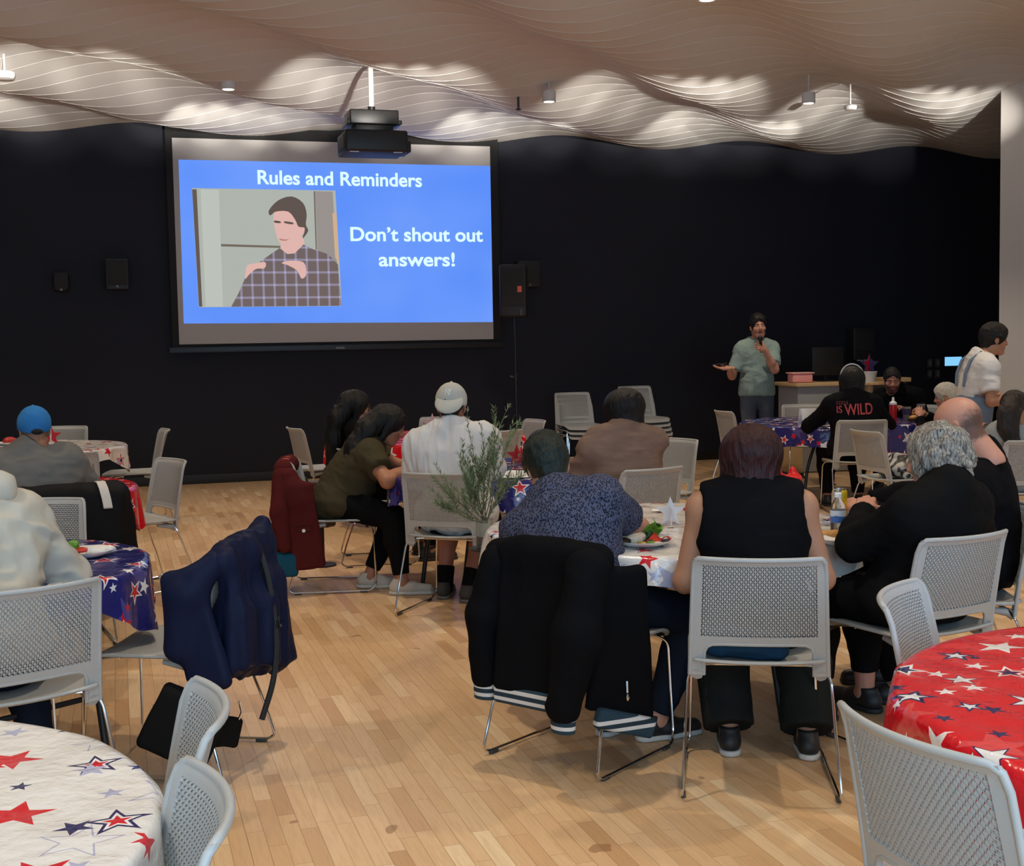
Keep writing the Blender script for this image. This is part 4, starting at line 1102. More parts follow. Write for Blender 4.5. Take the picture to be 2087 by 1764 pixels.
    def shoes(s, mat, sole, name='shoe', high=0.0):
        for i in (0, 1):
            a = s.A[i]; f = s.fy[i]; z = max(0.0, a[2]-.085); fl = A3(a[0], a[1], z)
            S = Sdf(fl-A3(.2, .2, .01), fl+A3(.22, .22, .2), .005); l = f
            S.cap(fl-l*.045+UP*.045, fl+l*.06+UP*.042, .038, .041, k=.02); S.cap(fl+l*.05+UP*.036, fl+l*.165+UP*.030, .040, .033, k=.02); S.cap(fl-l*.03+UP*.05, fl-l*.02+UP*(.095+high), .036, .038, k=.02)
            S.cut(fl+UP*.003, -UP); S.cut(fl+UP*(.10+high), UP); P, Q = S.mesh()
            o = s.add(name, [(P, Q)], mat)
            S = Sdf(fl-A3(.2, .2, .02), fl+A3(.22, .22, .08), .005)
            S.cap(fl-l*.048+UP*.014, fl+l*.06+UP*.014, .040, .044, k=.01); S.cap(fl+l*.05+UP*.014, fl+l*.168+UP*.014, .043, .036, k=.01); S.cut(fl+UP*.022, UP); S.cut(fl+UP*.001, -UP); P, Q = S.mesh()
            so = sculpt('sole', [(P, Q)], sole, o, s.base)
    def socks(s, mat, lo=0.0, hi=.16):
        for i in (0, 1):
            a = s.A[i]; d = unit(s.K[i]-a); S = Sdf(a-.2, a+.25, .006); S.cap(a-UP*.03, a+d*(hi+.05), .048*s.sc, .056*s.sc, k=.02); S.cut(a+d*hi, d); P, Q = S.mesh(); s.add('sock', [(P, Q)], mat)
    # --- hair: built in the head's own axes, then turned with it
    def hair(s, style, mat, seed=3, vol=1.0, length=.3, h=.006, fringe=0.0, name='hair', parting=0.0, flow=None):
        sc = s.sc; lo, hi = A3(-.2, -.24, -.24-length), A3(.2, .18, .2); S = Sdf(lo, hi, h)
        if style in ('short', 'crop'):
            t = .016*vol if style == 'short' else .004
            S.ell((0, -.014, .038), A3(.077, .097, .088)+t*A3(.55, 1, 1), k=.01)
            S.cap((0, -.07, .0), (0, -.066, -.055), .05, .045, k=.03)
            for q in (-1, 1): S.cap((q*.066, .012, .03), (q*.070, .010, -.022), .018+t*.4, .009, k=.015)
            if fringe: S.ell((.012*parting, .052, .082), (.064, .036, .026+.012*fringe), k=.02)
            S.ell((0, .118, -.022-.012*fringe), (.066, .084, .104), k=.010, sub=True)
            for q in (-1, 1): S.ell((q*.087, .004, -.018), (.024, .030, .036), k=.008, sub=True)
            S.cut((0, 0, -.082), (0, .15, -1)); S.cut((0, .06, -.02), (0, .8, -1), .02)
        elif style == 'bob':
            S.ell((0, -.018, .030), A3(.094*vol, .112*vol, .100), k=.01)
            S.cap((0, -.05, .0), (0, -.05, -.05-length), .085*vol, .080*vol, k=.05, sq=(A3(0, 1, 0), 1.25))
            for q in (-1, 1): S.cap((q*.072, .0, .02), (q*.076*vol, .018, -.03-length), .034, .026, k=.03)
            S.ell((0, .115, -.06), (.066, .085, .15), k=.015, sub=True)
            S.ell((0, .03, -.13), (.05, .075, .12+.3*length), k=.03, sub=True)
            S.cut((0, 0, -.05-length), (0, .25, -1), .02)
        elif style == 'long':
            S.ell((0, -.016, .034), A3(.088, .108, .098)*vol, k=.01)
            S.ell((0, .112, -.05), (.060, .085, .118), k=.015, sub=True)
            for q in (-1, 1): S.cap((q*.072, .01, .03), (q*.07, -.01, -.09), .026, .024, k=.03)
        elif style == 'curly':
            rng = np.random.RandomState(seed); S.ell((0, -.022, .030), A3(.092, .110, .098)*vol, k=.01)
            S.cap((0, -.07, -.01), (0, -.065, -.06-length), .075, .062, k=.04, sq=(A3(0, 1, 0), 1.1))
            for _ in range(46):
                d = rng.randn(3); d[1] -= .5; d = unit(d); p = A3(0, -.03, .015)+d*A3(.088, .105, .10)*vol
                if p[1] > .05 and p[2] < .05: continue
                q = p+A3(rng.randn()*.012, -.01+rng.randn()*.01, -.045); S.cap(p, q, .020, .013, k=.008)
            S.ell((0, .115, -.05), (.062, .085, .115), k=.015, sub=True); S.cut((0, 0, -.075-length), (0, .2, -1), .03)
        elif style == 'bald':
            pass
        P, Q = S.mesh(); P = P*sc
        if style == 'bald': pass
        elif style == 'curly': P = folds(P, Q, .007, (30, 30, 22), None, seed)
        else: P = folds(P, Q, .0042, (55, 55, 7) if style != 'short' else (45, 30, 30), None, seed)
        parts = [(P@s.HR.T+s.H, Q)]
        if flow:
            pts = [A3(*p) for p in flow]; S = Sdf(np.min(pts, 0)-.15, np.max(pts, 0)+.15, .008)
            rs = np.linspace(.088, .052, len(pts))
            for a, b, r0, r1 in zip(pts[:-1], pts[1:], rs[:-1], rs[1:]): S.cap(a, b, r0*vol, r1*vol, k=.04, sq=(s.f2, 1.35))
            P, Q = S.mesh(); P = folds(P, Q, .008, (45, 45, 5), None, seed+1); parts.append((P, Q))
        return s.add(name, parts, mat)
    def local(s, name, S, mat, amp=0.0, fr=(20, 20, 20), seed=0, parent=None):
        P, Q = S.mesh(); P = relax(P, Q, 1, .4)
        if amp: P = folds(P, Q, amp, fr, None, seed)
        return sculpt(name, [((P*s.sc)@s.HR.T+s.H, Q)], mat, parent or s.root, s.base)
    def cap_hat(s, mat, back=False, brim_mat=None, droop=18):
        """baseball cap; back=True turns the brim to the back of the head"""
        d = -1 if back else 1
        S = Sdf((-.13, -.16, -.05), (.13, .16, .17), .005); S.ell((0, -.012, .040), (.0905, .111, .100), k=.01); S.cut((0, -.012, .002), (0, 0 if back else .46, -1)); S.ell((0, -.012, .142), (.009, .009, .006), k=.004)
        if back: pass
        o = s.local('cap', S, mat, .0012, (30, 30, 30))
        S = Sdf((-.13, -.26, -.12), (.13, .26, .08), .004)
        S.ell((0, -.012+d*.085, .012), (.082, .095, .030), k=.005); S.ell((0, -.012+d*.085, -.004), (.086, .099, .030), k=.004, sub=True); S.ell((0, -.012, .01), (.083, .100, .12), k=.002, sub=True); S.cut((0, -.012+d*.055, 0), (0, -d, 0))
        P, Q = S.mesh(); P = relax(P, Q, 1, .4); a = radians(droop)*d; y0, z0 = d*.098, .016; P = P+A3(0, 0, 0 if back else .024)
        Y, Z = P[:, 1]-y0, P[:, 2]-z0; P = np.stack([P[:, 0], y0+Y*cos(a)+Z*sin(a), z0-Y*sin(a)+Z*cos(a)], 1)
        b = sculpt('brim', [((P*s.sc)@s.HR.T+s.H, Q)], brim_mat or mat, o, s.base)
        return o
    def wp(s, x, y, z): return s.HR@(A3(x, y, z)*s.sc)+s.H
# ------------------------------------------------------------------ the people in the room
def people():
    black = cloth('black_jersey', (.0045, .0045, .006, 1)); black2 = cloth('black_shirt_cotton', (.006, .006, .0065, 1)); charcoal = cloth('charcoal_twill', (.018, .020, .019, 1)); jeans_d = cloth('dark_denim', (.012, .017, .030, 1), weave=700)
    blackp = cloth('black_trousers_cloth', (.006, .006, .0065, 1)); whitec = cloth('white_cotton', (.68, .67, .66, 1)); rub = plain('white_rubber', (.62, .61, .58, 1), .6); bsole = plain('black_sole', (.02, .02, .02, 1), .6)
    shoe_b = plain('black_shoe_leather', (.016, .016, .017, 1), .5); shoe_w = plain('white_canvas_shoe', (.56, .53, .48, 1), .8, bump=.3, scale=300)
    light, tan, olive, pink = (.58, .30, .21, 1), (.44, .22, .13, 1), (.36, .17, .10, 1), (.56, .28, .20, 1)
    # ---- maroon haired woman, back to us
    p = Person('person with maroon bobbed hair in a sleeveless black top, back to the camera', .86, 4.53, 6, sc=.97, girth=1.22, shw=1.08, pelvis=(.86, 4.47, .57), neck=(.873, 4.66, 1.02), head=(.881, 4.71, 1.105), head_rot=(-4, 12, 0), skin=tan,
        hands=((.70, 4.86, .785), (1.07, 4.83, .78)), elbow=((-.35, -.5, -1), (.35, -.5, -1)), feet=((.80, 4.72, .085), (1.08, 4.66, .085)), hand_pose=(dict(curl=(40, 50, 30)), dict(curl=(40, 50, 30))))
    p.shirt(black, .014, 'none', hem=-.03, seed=4, amp=.004, bust=.3); p.trousers(charcoal, .022, .98, flare=.035, seed=6); p.shoes(shoe_b, rub)
    p.hair('bob', hair_mat('maroon_hair', (.012, .0025, .003, 1), (.070, .012, .012, 1)), vol=1.2, length=.055)
    # ---- man in the dotted navy shirt
    t = NT('navy_dotted_cotton'); vo = t.n('ShaderNodeTexVoronoi', feature='F1'); vo.inputs['Scale'].default_value = 118; t.l(t.coord('Object', scale=(1.25, 1.25, .8), rot=(0, .5, 0)), vo.inputs['Vector'])
    t.p(Base_Color=t.mix(t.math('LESS_THAN', vo.outputs[0], .46), (.072, .080, .135, 1), (.010, .012, .024, 1)), Roughness=.85, Specular_IOR_Level=.2)
    p = Person('person in a navy dotted short sleeved shirt bowing over a plate', .26, 4.79, 24, sc=1.02, girth=1.22, shw=1.08, pelvis=(.23, 4.76, .575), neck=(.165, 5.0, .95), head=(.140, 5.11, 1.045), head_rot=(-30, 30, -8), skin=light,
        hands=((.20, 5.26, .80), (.27, 5.22, .80)), elbow=((-.8, -.4, -.4), (1.0, .45, -.5)), feet=((.38, 4.97, .085), (.54, 4.88, .085)), feet_yaw=(20, 45), knees=((0, .4, 1), (1.0, .55, .7)), hand_pose=(dict(curl=(40, 55, 30)), dict(curl=(35, 45, 30))))
    p.shirt(t.m, .018, 'short', .66, hem=-.10, seed=8, amp=.007, collar=.02, belly=.03); p.trousers(jeans_d, .014, .95, seed=9); p.shoes(shoe_b, rub)
    p.hair('short', hair_mat('dark_green_black_hair', (.004, .007, .006, 1), (.024, .038, .030, 1)), vol=1.5, seed=12)
    # ---- grey haired woman in black
    p = Person('person with wavy grey hair in a long sleeved black shirt, fist on the table', 1.52, 4.83, -30, sc=.98, girth=1.32, shw=1.15, sh=-38, pelvis=(1.56, 4.76, .575), neck=(1.615, 4.70, .985), head=(1.60, 4.83, 1.085), head_rot=(-10, 16, 0), skin=pink,
        hands=((1.385, 5.0, .87), (1.66, 5.12, .82)), elbow=((-.75, -.35, -.75), (.9, -.2, -.6)), feet=((1.24, 5.12, .085), (1.45, 5.22, .085)), hand_pose=(dict(curl=(65, 80, 45), thumb=(15, 50), dir=(.35, .9, .35), up=(-.2, -.3, 1)), None))
    p.shirt(black2, .020, 'long', .93, hem=-.10, seed=14, amp=.006, collar=.025, bust=.5); p.trousers(blackp, .014, .80, seed=15); p.shoes(shoe_b, bsole)
    p.hair('curly', hair_mat('silver_grey_hair', (.045, .045, .045, 1), (.56, .51, .43, 1), .45, (60, 60, 14), 1.3), vol=1.06, length=.055, seed=5)
    m = MB(); d = unit(p.W[0]-p.E[0]); c = p.W[0]-d*.012-p.base; a = unit(np.cross(d, UP)); b = np.cross(a, d)
    m.tube([Vector(c+a*.033*cos(q)+b*.031*sin(q)) for q in np.arange(12)*pi/6], .0065, 6, closed=True); m.build('wristband', plain('black_band', (.01, .01, .01, 1), .3), p.root)
    # ---- bald man in black
    p = Person('person with a bald crown in a black top at the right', 1.96, 5.42, -80, sc=1.06, girth=1.35, shw=1.15, sh=-62, pelvis=(2.03, 5.42, .59), neck=(1.975, 5.36, 1.035), head=(1.885, 5.36, 1.155), head_rot=(4, 30, 4), skin=pink, hands=((1.48, 5.40, .82), (1.6, 5.75, .80)),
        elbow=((-.2, -1, -.6), (.3, 1, -.6)), feet=((1.62, 5.30, .085), (1.65, 5.60, .085)), face=dict(fringe=(.045, .032, .026, 1)))
    p.shirt(black, .020, 'long', .93, seed=17, amp=.006, hem=-.10, belly=.02, collar=.035); p.trousers(blackp, .014, .93, seed=18); p.shoes(shoe_b, bsole)
    # ---- woman in grey at the right edge
    p = Person('person with long dark hair in a grey top at the right edge', 3.55, 8.92, -20, sc=.93, girth=1.1, neck=(3.53, 8.95, .93), head=(3.535, 8.98, 1.03), head_rot=(-10, 18, 6), skin=tan, vox=.011)
    p.shirt(cloth('grey_marl_jersey', (.30, .31, .31, 1)), .018, 'long', .93, seed=20); p.trousers(blackp, .012, .93); p.shoes(shoe_b, bsole)
    p.hair('long', hair_mat('dark_brown_hair', (.010, .007, .006, 1), (.055, .040, .032, 1)), flow=[(3.50, 8.90, 1.06), (3.44, 8.82, .99), (3.43, 8.80, .90), (3.47, 8.79, .78)])
    # ---- standing woman in white shirt and denim overalls
    p = Person('person standing in a white tee and faded denim overalls, reaching right', 3.68, 10.2, 88, sc=.95, girth=1.12, stand=True, pelvis=(3.68, 10.2, .90), neck=(3.755, 10.2, 1.375), head=(3.862, 10.2, 1.505), head_rot=(3, 8, 0), skin=tan,
        hands=((4.08, 10.42, 1.03), (3.99, 10.03, 1.04)), elbow=((-.8, .2, -.4), (-.8, -.3, -.4)), feet=((3.76, 10.32, .085), (3.66, 10.08, .085)), hand_pose=(None, dict(curl=(20, 25, 20), dir=(.8, 0, -.1))), vox=.010)
    p.shirt(whitec, .020, 'short', .72, hem=.10, seed=22, amp=.006, bust=.3, untuck=False)
    den = cloth('faded_denim', (.17, .22, .30, 1), weave=600)
    p.trousers(den, .026, .96, seed=23, name='overalls', waist=.20, flare=.02)
    m = MB()
    for q in (-1, 1):
        r_ = lambda a, b, c: Vector(p.N+p.rx*q*a+p.fx*b+p.u*c-p.base)
        m.tube([r_(.075, -.13, -.26), r_(.085, -.138, -.16), r_(.085, -.115, -.05), r_(.085, -.04, .03), r_(.085, .06, .0), r_(.08, .13, -.12)], .012, 6)
    m.build('overall_strap', den, p.root); p.shoes(shoe_w, rub)
    p.hair('short', hair_mat('black_hair', (.004, .003, .003, 1), (.020, .016, .014, 1)), vol=1.5, fringe=.3, seed=25)
    # ---- white haired person
    p = Person('person with short white hair behind the bald crown', 4.03, 11.72, -62, sc=.88, girth=1.1, neck=(4.0, 11.62, .90), head=(3.955, 11.62, .985), head_rot=(-10, 12, 0), skin=pink, vox=.011)
    p.shirt(black2, .018, 'long', .93, seed=27); p.trousers(blackp, .012, .93); p.shoes(shoe_b, bsole)
    p.hair('short', hair_mat('white_hair', (.40, .38, .34, 1), (.80, .78, .72, 1), .5, (60, 60, 16)), vol=1.7, seed=28)
    # ---- bearded man facing the camera
    p = Person('person with a dark beard in black, facing the camera and looking down', 4.02, 13.1, -148, sc=1.0, girth=1.2, shw=1.1, neck=(3.93, 13.0, 1.01), head=(3.862, 12.93, 1.10), head_rot=(-20, 14, 0), skin=(.44, .21, .14, 1), hands=((3.95, 12.72, .80), (3.62, 12.86, .80)), face=dict(stubble=((.02, .013, .010, 1), .92), nose=1.15, jaw=1.08), vox=.0105)
    p.shirt(black, .020, 'long', .93, seed=30); p.trousers(blackp, .012, .93); p.shoes(shoe_b, bsole)
    p.hair('short', hair_mat('black_hair', (.004, .003, .003, 1), (.020, .016, .014, 1)), vol=.65, seed=31)
    # ---- person in printed black top with headphones
    p = Person('person in a black top printed with red lettering, wearing white headphones', 3.04, 11.33, 0, sc=1.02, girth=1.2, shw=1.1, pelvis=(3.04, 11.26, .575), neck=(3.045, 11.36, 1.03), head=(3.055, 11.44, 1.15), head_rot=(4, 8, 0), skin=olive, hands=((2.86, 11.68, .80), (3.22, 11.68, .80)), elbow=((-1, -.5, -.5), (1, -.5, -.5)))
    sh_ = p.shirt(black, .020, 'long', .93, seed=33, amp=.005, hem=-.14, belly=.03); p.trousers(blackp, .014, .93, seed=34); p.shoes(shoe_b, bsole)
    p.hair('bob', hair_mat('jet_black_hair', (.002, .002, .002, 1), (.010, .008, .008, 1)), vol=1.1, length=.19, seed=35)
    pr = plain('faded_red_print', srgb(176, 66, 72), .8, var=.2, scale=90); pr2 = plain('worn_dark_red_print', srgb(88, 38, 42), .8, var=.3, scale=90)
    for txt, x0, x1, z, ht in (('FERN', -.172, -.075, .952, .036), ('IS', -.172, -.128, .885, .062), ('WILD', -.108, .140, .862, .098)):
        o = text_mesh('back_lettering', txt, pr2 if txt == 'FERN' else pr, .012, .001); me = o.data; xs = [v.co.x for v in me.vertices]; ys = [v.co.y for v in me.vertices]
        k = (x1-x0)/(max(xs)-min(xs)); kz = ht/(max(ys)-min(ys))
        bvh = None
        V = np.array([v.co for v in sh_.data.vertices])+p.base
        for v in me.vertices:                                      # lay the print on the cloth of the back
            x = p.base[0]+x0+(v.co.x-min(xs))*k; z = z+0; zz = z+(v.co.y-min(ys))*kz+.035*(x-p.base[0])
            d = (V[:, 0]-x)**2+(V[:, 2]-zz)**2+np.where(V[:, 1] > p.P[1]+.1, 9, 0); y = V[np.argsort(d)[:6], 1].min()
            v.co = (x-p.base[0], y-.006-p.base[1]+(v.co.z*.5), zz)
        me.update(); o.parent = sh_
    m = MB(); m.tube([Vector(p.wp(.098*cos(a), -.02, .045+.105*sin(a))-p.base) for a in np.linspace(-.25, pi+.25, 17)], .007, 6)
    hb = m.build('headphones', plain('silver_headband', (.55, .55, .55, 1), .35), p.root)
    for q in (-1, 1):
        S = Sdf((-.13, -.1, -.1), (.13, .1, .1), .005); S.ell((q*.096, -.01, .0), (.018, .034, .042)); p.local('ear_cup', S, black_plastic, parent=hb)
    # ---- presenter
    p = Person('person presenting in a sage green tee, microphone at the mouth, palm held out', 2.68, 13.9, 176, sc=1.055, girth=.94, shw=.93, stand=True, pelvis=(2.68, 13.92, .99), neck=(2.675, 13.90, 1.525), head=(2.683, 13.85, 1.672), head_rot=(2, -2, 2), skin=(.52, .26, .18, 1),
        hands=((2.705, 13.60, 1.425), (2.335, 13.62, 1.235)), elbow=((.5, .25, -1), (-.15, .55, -1)), face=dict(stubble=((.06, .035, .025, 1), .45), mouth_open=.6),
        hand_pose=(dict(curl=(62, 70, 40), thumb=(10, 55), dir=(-.75, -.45, .45), up=(.2, -.9, .1)), dict(curl=(8, 12, 8), thumb=(50, 10), dir=(-1, -.15, .02), up=(.1, .25, -1))), vox=.010)
    p.shirt(cloth('sage_green_cotton', (.235, .315, .295, 1)), .017, 'short', .74, hem=-.06, seed=37, amp=.007); p.trousers(cloth('grey_blue_denim', (.085, .105, .14, 1), weave=600), .012, .96, seed=38, amp=.007); p.shoes(shoe_b, bsole)
    p.hair('short', hair_mat('black_hair', (.004, .003, .003, 1), (.020, .016, .014, 1)), vol=1.35, fringe=.9, parting=-.6, seed=39)
    # ---- tan sweater
    t = NT('tan_rib_knit'); sx = t.n('ShaderNodeSeparateXYZ'); t.l(t.coord('Object'), sx.inputs[0]); rb = t.math('SINE', t.math('MULTIPLY', sx.outputs[2], 800)); big = t.noise(t.coord('Object', scale=(3, 3, 9)), 3, 4)
    t.p(Base_Color=t.mix(t.math('ADD', t.math('MULTIPLY', rb, .07), t.math('MULTIPLY', big, .8), clamp=True), (.15, .098, .078, 1), (.30, .205, .165, 1)), Roughness=.95, Specular_IOR_Level=.05); t.bump(rb, .3, .003); knit = t.m
    p = Person('person with black hair in a tan sweater, back to the camera', .66, 7.45, -25, sc=.98, girth=1.2, shw=1.12, pelvis=(.70, 7.38, .57), neck=(.654, 7.53, 1.02), head=(.665, 7.62, 1.135), head_rot=(6, 10, 0), skin=olive, hands=((.36, 7.74, .79), (.72, 7.90, .79)), elbow=((-.3, -.3, -1), (.3, -.3, -1)))
    p.shirt(knit, .036, 'long', .95, seed=41, amp=.020, fr=(4, 4, 10), hem=-.14, collar=.03); p.trousers(blackp, .012, .93); p.shoes(shoe_b, bsole)
    m = MB(); nd = unit(p.H-p.HR[:, 2]*.08-p.HR[:, 1]*.03-p.N); a_ = unit(np.cross(nd, p.f2)); b_ = np.cross(a_, nd); c_ = p.N+nd*.045-p.base
    m.tube([Vector(c_+a_*.080*cos(q)+b_*.080*sin(q)) for q in np.arange(20)*pi/10], .012, 8, closed=True); m.build('neckband', plain('brown_rib_band', (.11, .070, .055, 1), .95, bump=.4, scale=200), p.root)
    p.hair('bob', hair_mat('jet_black_hair', (.002, .002, .002, 1), (.010, .008, .008, 1)), vol=1.27, length=.115, seed=42)
    # ---- white cap
    p = Person('person in a white tee with a pale cap worn backwards', -.34, 7.42, 14, sc=1.03, girth=1.2, shw=1.1, pelvis=(-.345, 7.33, .585), neck=(-.362, 7.45, 1.06), head=(-.354, 7.53, 1.178), head_rot=(-8, 10, 0), skin=(.34, .15, .10, 1), hands=((-.50, 7.74, .79), (-.12, 7.80, .79)), elbow=((-.25, -.35, -1), (.25, -.35, -1)),
        feet=((-.43, 7.74, .085), (-.28, 7.62, .085)), feet_yaw=(-5, 8))
    p.shirt(whitec, .026, 'short', .82, hem=-.13, seed=44, amp=.014, fr=(15, 10, 4), belly=.02); p.trousers(jeans_d, .026, .22, seed=45, name='shorts'); p.socks(blackp, hi=.11); p.shoes(plain('dark_grey_trainer', (.045, .042, .04, 1), .7), plain('grey_sole', (.16, .15, .14, 1), .6))
    p.hair('crop', hair_mat('black_hair', (.004, .003, .003, 1), (.020, .016, .014, 1)))
    cap = cloth('washed_white_twill', (.52, .52, .47, 1), weave=500); hat = p.cap_hat(cap, True, droop=48)
    lg = plain('raised_white_thread', (.80, .80, .79, 1), .6)
    for body, dx, k in (('N', -.021, .055), ('Y', -.004, .055), ('C', .0, .0)):
        if not k: continue
        o = text_mesh('monogram', body, lg, .0, .012); me = o.data
        for v in me.vertices:
            x = dx+(v.co.x-.33)*k*.62+.012; z = .052+(v.co.y)*k
            y = -.012-.111*sqrt(max(0, 1-(x/.0905)**2-((z-.040)/.100)**2))-.003-v.co.z*.08
            q = p.wp(-x*-1, y, z)-p.base; v.co = tuple(q)
        me.update(); o.parent = hat
    # ---- olive tee
    p = Person('person with long dark hair in an olive tee, sideways on a chair', -1.14, 8.17, 85, sc=.96, girth=1.3, shw=1.08, sh=80, pelvis=(-1.20, 8.17, .57), neck=(-.895, 8.18, .955), head=(-.785, 8.15, 1.035), head_rot=(6, 26, 0), skin=(.42, .19, .11, 1), hands=((-.55, 8.30, .79), (-.625, 8.00, .79)), elbow=((-.4, .8, -.6), (-.5, -.9, -.45)),
        feet=((-.93, 8.10, .085), (-.70, 7.86, .085)), feet_yaw=(8, 8), knees=((1, .2, .5), (1, -.2, .6)))
    ol = cloth('olive_brown_jersey', (.058, .048, .026, 1)); p.shirt(ol, .022, 'short', .58, hem=-.13, seed=47, amp=.011, fr=(6, 6, 13), bust=.5, belly=.02)
    p.trousers(blackp, .010, .90, seed=48); p.shoes(shoe_w, rub)
    p.hair('long', hair_mat('black_hair', (.004, .003, .003, 1), (.020, .016, .014, 1)), vol=1.08, flow=[(-.83, 8.14, 1.08), (-.93, 8.10, 1.0), (-1.0, 8.07, .90), (-1.04, 8.06, .78), (-1.06, 8.05, .66)], seed=49)
    # ---- sunglasses woman
    p = Person('person with very long black hair and dark glasses, in profile', -.97, 9.14, 76, sc=.95, girth=1.05, pelvis=(-1.02, 9.14, .57), neck=(-1.165, 9.15, .985), head=(-1.115, 9.15, 1.10), head_rot=(2, 4, 0), skin=tan, hands=((-.82, 9.35, .60), (-.80, 8.98, .60)), vox=.0105)
    p.shirt(black2, .016, 'long', .93, seed=51); p.trousers(blackp, .012, .93); p.shoes(shoe_b, bsole)
    p.hair('long', hair_mat('jet_black_hair', (.002, .002, .002, 1), (.010, .008, .008, 1)), vol=1.1, flow=[(-1.17, 9.12, 1.13), (-1.24, 9.08, 1.02), (-1.27, 9.06, .88), (-1.27, 9.05, .70), (-1.25, 9.05, .55)], seed=52)
    m = MB()
    for q in (-1, 1):
        m.tube([Vector(p.wp(q*.033+.024*cos(a), .094, .004+.019*sin(a))-p.base) for a in np.arange(14)*2*pi/14], .0035, 6, closed=True)
        m.tube([Vector(p.wp(q*.057, .092, .012)-p.base), Vector(p.wp(q*.082, .0, .010)-p.base)], .003, 6)
    m.tube([Vector(p.wp(-.010, .098, .008)-p.base), Vector(p.wp(.010, .098, .008)-p.base)], .003, 6); m.build('glasses', black_plastic, p.root)
    # ---- blue cap
    p = Person('person in a grey sweatshirt and bright blue cap at the left', -2.47, 6.75, -22, sc=.98, girth=1.25, shw=1.1, pelvis=(-2.50, 6.72, .57), neck=(-2.616, 6.93, 1.01), head=(-2.617, 6.98, 1.115), head_rot=(-6, 14, 0), skin=olive, hands=((-2.86, 7.14, .80), (-2.55, 7.22, .80)), elbow=((-1, -.3, -.5), (1, -.3, -.5)))
    p.shirt(cloth('grey_fleece', (.16, .155, .145, 1), var=.25), .026, 'long', .95, seed=54, amp=.012, fr=(5, 5, 10), collar=.03); p.trousers(jeans_d, .012, .93); p.shoes(shoe_b, bsole)
    # close cropped under the cap
    bl = cloth('bright_blue_twill', (.042, .21, .52, 1), weave=500); hat = p.cap_hat(bl)
    S = Sdf((-.1, -.16, -.05), (.1, -.05, .1), .004); S.ell((0, -.108, -.026), (.032, .016, .016)); p.local('strap_opening', S, plain('dark_opening', (.006, .005, .005, 1), .8), parent=hat)
    # ---- cream hoodie
    p = Person('person in a cream hooded sweatshirt at the left edge, face outside the photo', -1.72, 4.14, -38, sc=1.0, girth=1.2, shw=1.08, sh=-38, pelvis=(-1.70, 4.06, .57), neck=(-1.86, 4.30, 1.05), head=(-1.98, 4.42, 1.16), head_rot=(0, 22, 0), skin=light, hands=((-2.1, 4.56, .80), (-1.80, 4.66, .80)), elbow=((-1, -.3, -.4), (1, -.45, -.55)), feet=((-2.0, 4.4, .085), (-1.72, 4.52, .085)))
    cr = cloth('cream_fleece', (.50, .47, .40, 1)); p.shirt(cr, .032, 'long', .95, seed=57, amp=.019, fr=(6, 6, 11), hem=.0)
    S = Sdf(p.N-.25, p.N+.25, .007); S.cap(p.N-p.fx*.06-p.rx*.09+p.u*.01, p.N-p.fx*.07+p.rx*.09+p.u*.01, .065, k=.03); S.cap(p.N-p.fx*.07-p.u*.06, p.N-p.fx*.075-p.u*.02, .08, k=.04)
    for q in (-1, 1): S.cap(p.N-p.fx*.04+p.rx*.10*q+p.u*.02, p.N+p.fx*.07+p.rx*.05*q-p.u*.0, .042, .03, k=.03)
    P, Q = S.mesh(); P = folds(P, Q, .008, (12, 12, 14), None, 58); p.add('hood', [(P, Q)], cr)
    p.trousers(jeans_d, .014, .93); p.shoes(shoe_b, bsole); p.hair('short', hair_mat('dark_brown_hair', (.010, .007, .006, 1), (.055, .040, .032, 1)))
people()
